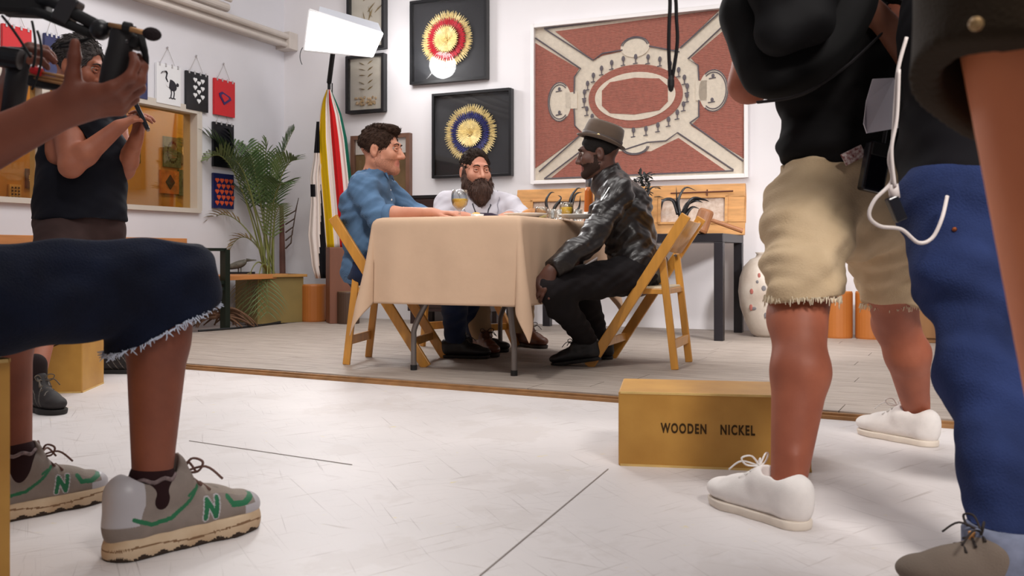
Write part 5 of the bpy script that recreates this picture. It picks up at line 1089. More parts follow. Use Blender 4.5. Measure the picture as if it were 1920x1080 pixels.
# ------------------------------------------------------------------ man in a hat and leather jacket, seated right
def man_hat():
    base = V((.62, 4.72, PZ)); sk, lp = skin('skin_dark', (92, 56, 42), (70, 40, 30)), mat('lips_dark', (104, 60, 54), .4); f = F5; r, _, _ = fr3(f); l = -r
    pel = V((.635, 4.72, .495)); che = at(1168, 405, 4.74); nb = at(1140, 330, 4.74); shL = at(1160, 362, 4.55); shR = at(1152, 356, 4.93); elL = at(1108, 450, 4.38); wrL = at(1032, 508, 4.26); elR = V((.40, 4.90, .66)); wrR = V((.31, 4.74, .52))
    hp = Head(at(1121, 289, 4.74), (-.985, .10, -.10), V((-.10, 0, 1)), 1.0, .75)
    hipL, hipR = V((.60, 4.62, .475)), V((.66, 4.82, .475)); knL, knR = at(1030, 540, 4.30), V((.335, 4.66, .42)); anL, anR = at(1100, 636, 4.60), V((.46, 4.93, .11))
    S = SDF(); torso(S, pel, che, nb, shL, shR, f, dep=1.35); hp.build(S, nb, 0, 1); arm(S, shL, elL, wrL); arm(S, shR, elR, wrR); leg(S, hipL, knL, anL); leg(S, hipR, knR, anR)
    hand(S, wrL, at(1004, 548, 4.24)-wrL, V((.35, .9, -.1)), 1, (.35, .35, .25), .05, .98, thumb=(.75, .6, .3)); hand(S, wrR, (-.3, -.1, -.9), (.5, -.3, -.3), -1, (.4, .4, .3))
    b = body_obj(S, [sk, lp, mat('beard_short', (44, 30, 25), .85, bump=.5, bscale=260)], base, 'man in a brown hat and dark leather jacket seated right of the table', .0055, [(2, .92, 1.27, .0036), (0, .30, .52, .0038)], paint=stubble(hp))
    hp.eyes(b, base, (40, 26, 20)); hp.lids_brows(b, base, sk, m_lash, .0045)
    hairmesh(hp, b, base, mat('hair_cropped', (22, 18, 17), .8, bump=.5, bscale=260), lift=.004, front=.05, low=-.04, amp=.001)
    mj = mat('leather_jacket', (26, 20, 19), .38, var=.2, vscale=9, bump=.15, bscale=60, coat=.06)
    S = SDF(); torso(S, pel+V((0, 0, .02)), che, nb, shL, shR, f, .022, wb=.135, wc=.160, dep=1.3); arm(S, shL, elL, wrL, .017); arm(S, shR, elR, wrR, .017); S.cut(wrL-(wrL-elL)*.07, wrL-elL, wrL, .08); S.cut(wrR-(wrR-elR)*.1, wrR-elR, wrR, .08); S.cut(nb+V((0, 0, .03)), V((-.55, 0, 1)), nb+V((0, 0, .05)), .09); S.cut(pel+V((0, 0, -.055)), (0, 0, -1))
    ja = S.mesh('jacket', mj, .0055, parent=b, base=base, disp=folds(.012, (22, 19, 30), 1.3, 12))
    S = SDF(); S.cone(nb+V((.004, 0, 0)), nb+V((-.012, 0, .045)), .074, .068, .01); S.cut(nb+V((0, 0, .045)), (-.5, 0, 1)); S.cut(nb+V((0, 0, -.012)), (0, 0, -1)); S.cone(nb, nb+V((-.02, 0, .09)), .062, .058, .004, 0, None, True); S.cone(nb+f*.05, nb+f*.10+V((0, 0, .05)), .012, .034, .006, 0, None, True); S.mesh('collar', mj, .004, parent=ja, base=base)
    mb = MB(); d = (wrL-elL).normalized(); c = wrL-(wrL-elL)*.09-base; mb.tube([c-d*.03, c-d*.02, c+d*.012, c+d*.015], [.043, .0475, .047, .042], 24); mb.build('cuff', mj, ja, smooth=True); MB().tube([shL.lerp(elL, .02)+V((-.045, -.052, .03))-base, shL.lerp(elL, .3)+V((-.052, -.03, .02))-base], .003, 6).build('zip', mat('zip_metal', (170, 168, 165), .3, 1), ja)
    mt = mat('trousers_black', (26, 22, 24), .8, var=.15, vscale=10); S = SDF(); S.cone(pel-r*.06, pel+r*.06, .112, .112, .03); leg(S, hipL, knL, anL, .014); leg(S, hipR, knR, anR, .014); S.cut(anL+V((0, 0, -.025)), (0, 0, -1), anL, .12); S.cut(anR+V((0, 0, -.025)), (0, 0, -1), anR, .12); S.mesh('trousers', mt, .0065, parent=b, base=base, disp=folds(.007, (22, 20, 30), 1.1, 15))
    bs, bss = mat('shoe_black', (24, 22, 24), .4), mat('shoe_black_sole', (16, 15, 15), .6)
    for an, pt in ((anL, .17), (anR, 0)):
        a = math.atan2(f.y, f.x); d = V((math.cos(a), math.sin(a), 0)); shoe(b, base, V((an.x, an.y, PZ+math.sin(pt)*.21))-d*.075, a, .27, 'plain', bs, bss, bs, hi=.015, pitch=pt)
    # hat
    U, Fh, Rh = (hp.u-hp.f*.46).normalized(), None, hp.r; Fh = (hp.f-U*hp.f.dot(U)).normalized(); hc = hp.p(0, -.022, .060)-base; m_hat = mat('felt_hat', (86, 71, 60), .9, var=.08, vscale=20, sheen=.3); n = 40
    def ringp(rx, ry, z, curl=0, dent=0):
        row = []
        for k in range(n):
            a = 2*PI*k/n; c_, s_ = math.cos(a), math.sin(a); zz = z+curl*(c_*c_)-curl*.25*max(0, s_)-dent*max(0, 1-abs(c_)*2.2); row.append(hc+Rh*c_*rx+Fh*s_*ry+U*zz)
        return row
    rows = [ringp(.084, .104, .008), ringp(.082, .102, .03), ringp(.079, .098, .065), ringp(.075, .093, .088), ringp(.068, .085, .098, 0, .004), ringp(.048, .062, .097, 0, .016), ringp(.022, .034, .092, 0, .018), ringp(.002, .002, .088, 0, .014)]
    hat = MB().grid(rows, close=True).build('hat', m_hat, b, smooth=True, solid=.003); MB().grid([ringp(.083, .103, .006), ringp(.096, .112, .0, .004), ringp(.106, .121, -.001, .009), ringp(.112, .127, .002, .014), ringp(.113, .128, .005, .015)], close=True).build('brim', m_hat, hat, smooth=True, solid=.004); MB().grid([ringp(.0862, .1062, .008), ringp(.0845, .1045, .03)], close=True).build('hat_band', mat('hat_band', (58, 44, 38), .6), hat, smooth=True, solid=.003)
    q = hc-Rh*.087+Fh*.02+U*.02; MB().ball(q, .008, 8).build('pin', m_gold, hat)
    # papers on his lap
    p0 = at(1040, 524, 4.33); t = thing('script_pages', 'white script pages lying on the lap of the man in the leather jacket', 'paper', p0); a, c = at(1120, 482, 4.43)-p0, at(1122, 494, 4.62)-p0
    MB().grid([[V((0, 0, 0)), a*.5+V((0, 0, -.012)), a], [c*.0+V((.05, .17, .0)), c*.5+V((0, .1, -.01)), c+V((0, .1, 0))]]).build('sheet', m_white, t, solid=.004, smooth=True)
man_hat()

# ------------------------------------------------------------------ standing man with a phone, left
def man_phone():
    base = V((-1.85, 4.05, 0)); sk, lp = skin('skin_tan', (164, 98, 70), (140, 78, 56)), mat('lips_tan', (140, 84, 74), .45); f = V((.75, -.66, 0)).normalized(); r, _, _ = fr3(f)
    pel = at(150, 425, 4.12); che = at(157, 285, 4.12); nb = at(163, 200, 4.08); shR = at(128, 240, 3.98); shL = at(212, 232, 4.25); elR = at(133, 312, 3.90); wrR = at(222, 238, 3.96); elL = at(232, 318, 4.2); wrL = at(255, 262, 4.08); hp = Head(at(150, 128, 4.07), (.96, -.10, -.25), V((.15, 0, 1)), 1.06)
    hipR, hipL = at(120, 440, 4.02), at(182, 440, 4.2); knR, knL = at(78, 590, 3.72), at(196, 580, 4.42); anR, anL = at(66, 702, 3.47), at(203, 652, 4.54)
    S = SDF(); torso(S, pel, che, nb, shL, shR, f, wb=.155, wc=.165, dep=1.2); hp.build(S, nb, 0, 1, .06); arm(S, shR, elR, wrR, s=1.12); arm(S, shL, elL, wrL, s=1.08); leg(S, hipR, knR, anR, s=1.02); leg(S, hipL, knL, anL, s=1.02)
    PHc = at(264, 214, 3.98)
    hand(S, wrR, (.85, .1, .5), (.35, .5, -.75), 1, (.45, .55, .4), .05, .95, thumb=(.6, .7, .3)); hand(S, wrL, (.25, -.12, .95), (-.45, -.85, .1), 1, (.5, .9, .6), .04, .95, thumb=(.7, .5, .35))
    b = body_obj(S, [sk, lp], base, 'bearded man in a dark sleeveless top standing at the left, holding up a phone', .0055, [(0, -1.78, -1.53, .0042), (2, 1.26, 1.56, .0045)])
    hp.eyes(b, base, (50, 38, 30)); hp.lids_brows(b, base, sk, m_hairg, .005); ha = hairmesh(hp, b, base, m_hairg, top=.006, lift=.008, low=-.045); strands(ha, hp, base, m_hairg, 800, lambda q: (q.x*3, -.6, -.3))
    S = SDF(); s = hp.s
    for e in (-1, 1): S.cone(hp.p(.066*e, .008, -.02), hp.p(.056*e, .012, -.07), .012*s, .024*s, .02); S.cone(hp.p(.056*e, .012, -.07), hp.p(.014*e, .07, -.105), .025*s, .026*s, .02); S.cone(hp.p(.004*e, .096, -.047), hp.p(.03*e, .08, -.066), .007*s, .009*s, .01)
    bd = S.mesh('beard', m_hairg, .005, parent=b, base=base); strands(bd, hp, base, m_hairg, 500, lambda q: (q.x*2, .1, -1), .025)
    mn = mat('top_navy', (14, 15, 24), .85, var=.15, vscale=10); S = SDF(); torso(S, pel+V((0, 0, .06)), che, nb, shL, shR, f, .013, wb=.162, wc=.172, dep=1.18); S.cone(nb, shR, .07, .074, .02); S.cone(nb, shL, .07, .074, .02); S.cone(pel+V((0, 0, .14)), pel+V((0, 0, .02)), .182, .19, .03, 0, (f, 1.12))
    for sh, el in ((shR, elR), (shL, elL)): d = (sh-nb).normalized(); S.cut(sh+d*.012, d-UP*.1, sh+d*.08, .11)
    S.cut(nb+V((0, 0, .005)), V((0, 0, 1))+f*.5, nb, .09); S.cut(pel+V((0, 0, .03)), (0, 0, -1)); S.cone(nb+f*.06, nb+f*.14+V((0, 0, -.06)), .04, .01, .01, 0, None, True); S.mesh('top', mn, .0055, parent=b, base=base, disp=folds(.008, (18, 16, 24), 1, 21))
    mk = mat('shorts_brown', (58, 42, 40), .85, var=.15, vscale=10); S = SDF(); S.cone(pel-r*.07, pel+r*.07, .125, .125, .03); S.cone(pel+V((0, 0, .06)), pel, .165, .165, .02, 0, (f, 1.15)); S.cut(pel+V((0, 0, .065)), (0, 0, 1)); S.cone(hipR, hipR.lerp(knR, .95), .112, .1, .02); S.cone(hipL, hipL.lerp(knL, .95), .112, .1, .02)
    for h_, k_ in ((hipR, knR), (hipL, knL)): S.cut(h_.lerp(k_, .9), k_-h_, k_, .16)
    sh = S.mesh('shorts', mk, .0065, parent=b, base=base, disp=folds(.007, (18, 16, 24), 1, 23)); w0 = pel+V((0, 0, .05))-base; MB().tube([w0+r*.115*math.cos(a)*1.22+f*.135*math.sin(a) for a in [2*PI*k/32 for k in range(33)]], .012, 8, cap=False).build('belt', m_blk_matte, sh, smooth=True)
    mu, mso, ml = mat('hiker_black', (34, 28, 28), .7, var=.2, vscale=40), mat('hiker_sole', (30, 27, 26), .7), mat('hiker_lace', (96, 84, 72), .8)
    shoe(b, base, V((anR.x-.06, anR.y+.045, 0)), -.62, .265, 'hiker', mu, mso, ml, hi=.01); shoe(b, base, V((anL.x-.045, anL.y+.0, 0)), .0, .275, 'hiker', mu, mso, ml, hi=.01)
    for an in (anR, anL): S = SDF(); S.cone(an+V((0, 0, -.02)), an+V((0, 0, .035)), .041, .042, .01); S.mesh('sock', mat('sock_dark', (36, 26, 26), .9), .005, parent=b, base=base)
    t = thing('phone', 'black phone held up by the standing man on the left', 'phone', PHc, 0); R_ = Matrix.Rotation(.62, 3, 'X') @ Matrix.Rotation(.35, 3, 'Y')
    MB().box((0, 0, 0), (.016, .075, .15), R=Matrix.Rotation(.35, 3, 'Z') @ Matrix.Rotation(-.42, 3, 'Y')).build('case', m_pblk, t, bevel=.005); M_ = Matrix.Rotation(.35, 3, 'Z') @ Matrix.Rotation(-.42, 3, 'Y'); MB().box(M_ @ V((-.0085, 0, 0)), (.002, .066, .135), R=M_).build('screen', mat('screen_dark', (16, 17, 20), .45), t)
man_phone()

# ------------------------------------------------------------------ seated camera operator, near left
def operator():
    base = V((-1.0, 1.6, 0)); sk, lp = skin('skin_operator', (136, 74, 50), (110, 56, 38)), mat('lips_op', (120, 70, 60), .5); f = V((.62, .78, 0)).normalized(); r = V((.78, -.62, 0))
    pel = V((-1.10, 1.52, .54)); che = V((-1.19, 1.46, .92)); nb = V((-1.17, 1.48, 1.12)); shR = V((-1.03, 1.34, 1.06)); shL = V((-1.32, 1.60, 1.06))
    elR = V((-.985, 1.41, .645)); wrR = at(118, 204, 1.46); elL = V((-1.16, 1.75, .72)); wrL = at(8, 212, 1.62)
    hipR, hipL = V((-1.00, 1.45, .50)), V((-1.17, 1.60, .50)); knR, knL = at(322, 520, 1.87), at(20, 545, 2.1); anR, anL = V((-.705, 1.835, .125)), V((-1.098, 2.065, .125))
    hp = Head(V((-1.14, 1.53, 1.29)), (.6, .78, -.05), UP, 1.02)
    S = SDF(); torso(S, pel, che, nb, shL, shR, f); hp.build(S, nb); arm(S, shR, elR, wrR, s=1.1, r=(.05, .042, .041, .027)); arm(S, shL, elL, wrL, s=1.1)
    leg(S, hipR, knR, anR, back=-f, r=(.088, .060, .056, .036)); leg(S, hipL, knL, anL, back=-f)
    S.ell(knR+f*.035+V((0, 0, .0)), .045, None, .03)
    for an in (anR, anL):
        for e in (-1, 1): S.ell(an+r*e*.026+V((0, 0, -.01)), .014, None, .015)
    # right hand cradles the grip from below, thumb up on the near side
    hand(S, wrR, (.93, .10, .20), V((-.30, .35, .9)), 1, (.40, .75, .5), .03, 1.0, thumb=(.38, .55, .9), tb=-.02, tl=.8, per=[(.42, .72, .55), (.5, .8, .5), (.55, .85, .5), (.6, .85, .5)])
    hand(S, wrL, (.22, -.05, .97), V((.75, .62, 0)), 1, (.6, .9, .6), .05, 1.0, thumb=(.7, .5, .5), tb=.2)
    b = body_obj(S, [sk, lp], base, 'seated camera operator at the near left in frayed denim shorts and grey sneakers', .0058, [(0, -.80, -.52, .0036), (2, .76, .90, .0036)])
    hp.eyes(b, base); hp.lids_brows(b, base, sk, m_lash); hairmesh(hp, b, base, m_lash)
    S = SDF(); torso(S, pel+V((0, 0, .05)), che, nb, shL, shR, f, .018); S.cone(shR, shR.lerp(elR, .55), .07, .066, .02); S.cone(shL, shL.lerp(elL, .55), .07, .066, .02); S.cut(shR.lerp(elR, .5), elR-shR, shR.lerp(elR, .6), .1); S.cut(shL.lerp(elL, .5), elL-shL, shL.lerp(elL, .6), .1); S.cut(nb+V((0, 0, .02)), (0, 0, 1), nb, .09); S.cut(pel+V((0, 0, -.04)), (0, 0, -1)); S.mesh('shirt', mat('shirt_pale', (150, 160, 176), .85), .007, parent=b, base=base, disp=folds(.008, seed=31))
    md = mat('denim_shorts', (11, 15, 30), .9, var=.25, vscale=9, bump=.35, bscale=260, rgb2=(17, 25, 46)); S = SDF(); S.cone(pel-r*.075, pel+r*.075, .125, .125, .03); hem = {}
    for h_, k_, a_ in ((hipR, knR, anR), (hipL, knL, anL)):
        h2 = k_+V((0, 0, -.13))-f*.03; S.cone(h_, k_+V((0, 0, -.012)), .108, .084, .025); S.cone(k_, h2, .088, .098, .03); S.cut(h2+V((0, 0, .03)), V((0, 0, -1))+f*.45+r*.15, h2, .15); S.cone(k_+V((0, 0, -.06)), h2+V((0, 0, -.04)), .062, .087, .01, 0, None, True); hem[id(h_)] = h2
    S.cut(pel+V((0, 0, .06)), (0, 0, 1)); sh = S.mesh('denim_shorts', md, .0055, parent=b, base=base, disp=folds(.010, (13, 13, 17), 1.1, 33))
    for h_, k_ in ((hipR, knR), (hipL, knL)):
        h2 = hem[id(h_)]; mb = MB(); nrm = (V((0, 0, -1))+f*.45+r*.15).normalized(); p0 = h2+V((0, 0, .03)); ax = (h2-k_).normalized(); rr = random.Random(5)
        for j in range(210):
            a = 2*PI*j/210; q = h2+f*math.cos(a)*.0945+r*math.sin(a)*.0945; q = q-ax*((q-p0).dot(nrm)/ax.dot(nrm)); out = (f*math.cos(a)+r*math.sin(a)); d = (-UP*rr.uniform(.3, 1)+out*rr.uniform(-.2, .7)+V((rr.uniform(-.6, .6), rr.uniform(-.6, .6), rr.uniform(-.2, .4)))).normalized(); e = rr.uniform(.006, .018)
            q = q-base; mb.tube([q-d*.004, q+d*e*.6, q+d*e+V((rr.uniform(-.004, .004), 0, 0))], [.0014, .0012, .0006], 4)
        mb.build('frayed_hem', mat('fray', (196, 204, 220), .9), sh)
    mg, mso, ml = mat('sneaker_grey', (132, 120, 112), .75, var=.08, vscale=30, bump=.1, bscale=300), mat('sneaker_sole', (178, 146, 112), .7, var=.2, vscale=12, rgb2=(206, 182, 152)), mat('sneaker_lace', (110, 82, 74), .8)
    aR = .88; shoe(b, base, V((-.765, 1.765, 0)), aR, .335, 'runner', mg, mso, ml, side=1, hi=.012); shoe(b, base, V((-1.155, 2.0, 0)), .86, .30, 'runner', mg, mso, ml, side=-1, hi=.012)
    for an in (anR, anL):
        S = SDF(); S.cone(an+V((0, 0, -.05)), an+V((0, 0, -.018)), .030, .041, .01); S.cone(an+V((0, 0, -.018)), an+V((0, 0, .015)), .043, .0435, .01); so = S.mesh('sock', mat('sock_maroon', (40, 20, 22), .9), .004, parent=b, base=base); mb = MB(); c = an+V((0, 0, .018))-base; mb.tube([c+V((math.cos(a)*.0425, math.sin(a)*.0425, .003*math.sin(7*a))) for a in [2*PI*k/40 for k in range(41)]], .0045, 6, cap=False); mb.build('sock_rim', mat('sock_grey', (120, 104, 104), .9, var=.4, vscale=90), so, smooth=True)
operator()

# the rig he holds
def rig():
    o = at(190, 60, 1.50); t = thing('camera_rig', 'black camera rig with rods, hand grips and a microphone, held at top left', 'camera rig', o); A = lambda x, y, Y: at(x, y, Y)-o; mk = m_blk_matte; ms = mat('rod_steel', (70, 68, 70), .35, .7); mbr = mat('brass_rod', (176, 130, 84), .4, .4)
    mb = MB(); mb.tube([A(-60, -6, 1.62), A(95, 2, 1.56), A(182, 48, 1.5)], .010, 10); mb.tube([A(-60, 14, 1.60), A(70, 22, 1.56), A(178, 66, 1.5)], .008, 10); mb.build('rod_arm', mk, t, smooth=True); MB().box(A(48, 8, 1.58), (.075, .05, .038), .2).build('clamp', mk, t, bevel=.006); MB().box(A(128, 20, 1.53), (.03, .03, .045), .2, R=Matrix.Rotation(.5, 3, 'Y')).build('clamp', ms, t, bevel=.004)
    MB().ball(A(188, 56, 1.49), .0165, 18).build('ball_joint', m_black, t, smooth=True); mb = MB(); mb.lathe([(0, -.066), (.017, -.064), (.02, -.055), (.0185, -.03), (.0205, .0), (.0185, .03), (.019, .05), (.012, .056), (0, .057)], A(216, 128, 1.475), 24, M=Matrix.Rotation(.24, 3, 'Y') @ Matrix.Rotation(PI, 3, 'X')); mb.build('hand_grip', mat('grip_rubber', (24, 20, 22), .6), t, smooth=True)
    MB().tube([A(196, 48, 1.49), A(252, 56, 1.48), A(262, 78, 1.48)], .006, 8).build('bracket', mk, t); MB().box(A(238, 76, 1.48), (.042, .03, .022), R=Matrix.Rotation(.25, 3, 'Y')).build('monitor_mount', mk, t, bevel=.004); MB().ball(A(236, 78, 1.465), .006, 10).build('screw_knob', ms, t, smooth=True); MB().tube(bez(A(262, 66, 1.48), A(272, 96, 1.48), A(276, 121, 1.48), 8), [.007, .007, .0065, .006, .006, .005, .005, .004, .003], 8).build('lever', mk, t)
    mi = MB().tube([A(205, 46, 1.46), A(240, 54, 1.455), A(276, 62, 1.45)], [.0035, .004, .0042], 10).build('microphone', mbr, t, smooth=True); d = (A(300, 66, 1.445)-A(270, 60, 1.45)).normalized(); q = d.to_track_quat('X', 'Z').to_matrix(); MB().ball(A(285, 64, 1.448), (.0155, .0105, .0105), 18, M=q).build('foam_windscreen', mat('foam', (44, 36, 38), .95, bump=.5, bscale=300), mi, smooth=True)
    MB().tube([A(238, 52, 1.457), A(240, 44, 1.457)], .006, 8).tube([A(232, 50, 1.457), A(246, 53, 1.457)], .0085, 10).build('mic_clip', mk, t)
    for k, (a, b_, c) in enumerate((((60, 168), (90, 110), (70, 58)), ((4, 30), (30, 60), (58, 108)), ((60, 40), (72, 90), (62, 126)), ((112, 84), (140, 78), (172, 72)), ((110, 88), (142, 92), (176, 66)), ((228, 84), (242, 98), (252, 90)))):
        MB().tube(bez(A(a[0], a[1], 1.55), A(b_[0], b_[1], 1.53), A(c[0], c[1], 1.54), 12), .0022, 6).build('cable', mk, t, smooth=True)
    MB().box(A(36, 122, 1.62), (.036, .05, .055), .3).build('camera_body', m_black, t, bevel=.006); MB().tube([A(2, 106, 1.58), A(40, 112, 1.58)], .018, 18).build('lens', m_black, t, bevel=.002); MB().lathe([(0, -.06), (.018, -.058), (.019, 0), (.017, .05), (0, .052)], A(32, 150, 1.60), 20, M=Matrix.Rotation(.15, 3, 'Y')).build('hand_grip', mat('grip_rubber', (24, 20, 22), .6), t, smooth=True)
    mb = MB()
    for k, y in enumerate((140, 147, 153)): mb.tube([A(56, y-8, 1.56), A(130, y+6, 1.54)], .0028, 8)
    mb.build('support_rod', mbr, t, smooth=True); MB().box(A(98, 158, 1.57), (.07, .03, .018), R=Matrix.Rotation(.15, 3, 'Y')).build('plate', mk, t, bevel=.003); MB().tube([A(60, 130, 1.55), A(78, 136, 1.55)], .007, 8).build('red_knob', m_red, t)
rig()

# ------------------------------------------------------------------ man in khaki shorts, seen from behind
def man_khaki():
    base = V((.9, 2.4, 0)); sk, lp = skin('skin_khaki', (170, 97, 70), (148, 80, 57)), mat('lips_k', (150, 90, 80), .5); f = V((-.35, .93, 0)).normalized(); r, _, _ = fr3(f)
    pel = V((.885, 2.46, .74)); che = V((.865, 2.47, 1.12)); nb = V((.84, 2.49, 1.34)); shL = V((.655, 2.40, 1.29)); shR = V((1.03, 2.54, 1.29)); elL = at(1402, 158, 2.34); wrL = V((.70, 2.66, 1.06)); elR = at(1668, 92, 2.40); wrR = V((.93, 2.68, 1.12))
    hipL, hipR = V((.765, 2.40, .70)), V((1.00, 2.54, .70)); knL, knR = at(1497, 610, 2.17), at(1682, 615, 2.78); anL, anR = at(1478, 905, 2.05), at(1718, 768, 2.88); hp = Head(V((.82, 2.54, 1.51)), f, UP, 1.03)
    S = SDF(); torso(S, pel, che, nb, shL, shR, f, wb=.15, wc=.17); hp.build(S, nb); arm(S, shL, elL, wrL, s=1.1); arm(S, shR, elR, wrR, s=1.1); bk = -f
    leg(S, hipL, knL, anL, back=bk, s=1.05, r=(.084, .060, .058, .036)); leg(S, hipR, knR, anR, back=bk, s=1.05, r=(.084, .060, .058, .036)); hand(S, wrL, (.5, .6, .4), (.3, 0, -1), -1); hand(S, wrR, (-.5, .7, .3), (-.3, 0, -1), 1)
    for k_ in (knL, knR): S.ell(k_+f*.03+V((0, 0, .02)), .05, None, .03)
    for an in (anL, anR):
        S.cone(an+bk*.02+V((0, 0, .06)), an+bk*.032+V((0, 0, -.04)), .012, .016, .02)
        for e in (-1, 1): S.ell(an+r*e*.026+V((0, 0, -.008)), .014, None, .015)
    b = body_obj(S, [sk, lp], base, 'man in cut-off khaki shorts, black top and white sneakers standing with his back turned', .0062)
    hp.eyes(b, base); hairmesh(hp, b, base, m_lash)
    mt = mat('top_black', (13, 11, 12), .88, var=.15, vscale=10); S = SDF(); torso(S, pel+V((0, 0, .13)), che, nb, shL, shR, f, .022, wb=.155, wc=.175, dep=1.3); S.cone(shL, shL.lerp(elL, .62), .074, .072, .02); S.cone(shR, shR.lerp(elR, .62), .074, .072, .02); S.cut(shL.lerp(elL, .55), elL-shL, shL.lerp(elL, .62), .1); S.cut(shR.lerp(elR, .55), elR-shR, shR.lerp(elR, .62), .1); S.cut(nb+V((0, 0, .02)), (0, 0, 1), nb, .09); S.cut(pel+V((0, 0, .05)), V((-.2, 0, -1))); S.mesh('top', mt, .0065, parent=b, base=base, disp=folds(.011, (15, 14, 24), 1.1, 41))
    mk = mat('shorts_khaki', (182, 158, 126), .88, var=.1, vscale=9, bump=.25, bscale=220, rgb2=(198, 174, 142)); S = SDF(); S.cone(pel-r*.08+V((0, 0, -.02)), pel+r*.08+V((0, 0, -.02)), .122, .122, .03); S.cone(pel+V((-.012, 0, .09)), pel, .182, .185, .02, 0, (f, 1.3)); S.cut(pel+V((0, 0, .095)), V((-.1, 0, 1)))
    hems = []
    for h_, k_, e in ((hipL, knL, -1), (hipR, knR, 1)):
        e_ = h_.lerp(k_, .90)+bk*.01+V((0, 0, .045)); hr = .088 if e < 0 else .106; S.cone(h_, e_, .120, hr, .025); S.cut(e_+V((0, 0, -.012)), V((e*-.12, 0, -1)), e_, .16); S.cone(h_.lerp(k_, .75), k_+V((0, 0, -.06)), .06, hr-.012, .01, 0, None, True); hems.append((e_+V((0, 0, -.012)), hr-.002))
    fo = folds(.012, (19, 17, 25), 1.4, 44); sh = S.mesh('khaki_shorts', mk, .0058, parent=b, base=base, disp=fo)
    for c, rad in hems:
        mb = MB(); rr = random.Random(9)
        for j in range(150):
            a = 2*PI*j/150; q = c+V((math.cos(a)*rad, math.sin(a)*rad, rr.uniform(-.002, .004)))-base; d = V((rr.uniform(-.5, .5), rr.uniform(-.5, .5), -1)).normalized(); e = rr.uniform(.004, .014)*(2.2 if rr.random() < .06 else 1); mb.tube([q+V((0, 0, .004)), q+d*e], [.0016, .0008], 4)
        mb.build('frayed_hem', mat('fray_khaki', (222, 208, 182), .9), sh)
    # pocket flap, side pocket seam, belt peeping out, checked waistband
    MB().bar(at(1582, 300, 2.285)-base, at(1618, 282, 2.285)-base, .03, .01, (0, 0, 1)).build('patterned_waistband', mat('check_red', (120, 30, 36), .8, var=.9, vscale=140, rgb2=(226, 214, 210)), sh)
    mu, mso, ml = mat('canvas_white', (236, 230, 226), .8, var=.04, vscale=30, bump=.1, bscale=350), mat('rubber_white', (226, 214, 200), .6, var=.06, vscale=20), mat('lace_white', (240, 236, 232), .8)
    d1 = math.atan2(.27, -.155); shoe(b, base, V((.618, 1.955, 0)), d1+.0, .292, 'plain', mu, mso, ml, side=-1); d2 = math.atan2(.31, -.20); shoe(b, base, V((1.272, 2.80, 0)), d2, .285, 'plain', mu, mso, ml, side=1)
    for an in (anL, anR): S = SDF(); S.cone(an+V((0, 0, -.05)), an+V((0, 0, -.012)), .041, .043, .01); S.mesh('sock', mat('sock_white', (232, 234, 244), .9), .004, parent=b, base=base)
    # black backpack worn on his back
    o = at(1500, 60, 2.22); t = thing('backpack', 'black backpack on the back of the man in khaki shorts', 'bag', o); out = [(1338, -260), (1340, -60), (1349, 10), (1363, 80), (1388, 150), (1412, 182), (1450, 197), (1496, 190), (1560, 150), (1612, 100), (1640, 60), (1652, -10), (1650, -260)]
    S = SDF(); pts = [at(x, y, 2.20)-o for x, y in out]; cc = V((0, 0, .05))
    for x, y, rd in ((1430, -230, .1), (1560, -230, .1), (1428, -90, .095), (1560, -90, .1), (1430, 20, .095), (1560, 0, .1), (1445, 100, .085), (1540, 70, .085), (1455, 130, .07), (1500, 110, .075)): S.ell(at(x, y, 2.20)-o, rd, None, .05)
    S.cut(V((0, .085, 0)), (0, 1, 0)); S.cut(V((0, -.095, 0)), (0, -1, .0)); bag = S.mesh('body', mat('nylon_black', (10, 9, 10), .8, var=.2, vscale=8), .006, parent=t, disp=folds(.006, (16, 14, 18), 1, 51)); S = SDF()
    for x, y, rd in ((1450, -20, .06), (1540, -40, .06), (1460, 60, .055), (1520, 40, .055)): S.ell(at(x, y, 2.1)-o, rd, None, .04)
    S.cut(at(1500, 0, 2.135)-o+V((0, .01, 0)), (0, 1, 0)); S.mesh('front_pocket', mat('nylon_black2', (13, 12, 14), .8), .006, parent=t); MB().tube(spline([at(1420, 192, 2.16)-o, at(1500, 178, 2.12)-o, at(1580, 130, 2.12)-o, at(1650, 66, 2.2)-o], 5), .011, 8, flat=.3).build('strap', mat('webbing', (30, 27, 29), .8), t)
    MB().tube(spline([at(1330, -150, 2.12)-o, at(1264, -70, 2.06)-o, at(1256, 20, 2.05)-o, at(1254, 90, 2.05)-o, at(1257, 150, 2.05)-o]), .0042, 6).tube(spline([at(1330, -140, 2.12)-o, at(1272, -60, 2.05)-o, at(1268, 20, 2.05)-o, at(1270, 80, 2.05)-o, at(1260, 150, 2.05)-o]), .0042, 6).build('dangling_strap', mat('webbing', (30, 27, 29), .8), t); MB().ball(at(1258, 156, 2.05)-o, (.008, .008, .02), 10).build('strap_end', m_blk_matte, t)
    p = at(1640, 306, 2.24); t = thing('radio_pack', 'black radio pack in a holster on the hip of the man in khaki shorts', 'radio', p, .15); MB().box((0, 0, -.01), (.058, .03, .12), R=Matrix.Rotation(.2, 3, 'Y')).build('case', m_pblk, t, bevel=.006); MB().box((.006, -.017, .03), (.045, .006, .03), R=Matrix.Rotation(.2, 3, 'Y')).build('flap', m_blk_matte, t, bevel=.002); MB().box((.004, .018, .0), (.04, .01, .07)).build('clip', m_black, t); MB().tube([(.022, 0, .045), (.032, 0, .1)], .005, 8).build('antenna', m_black, t)
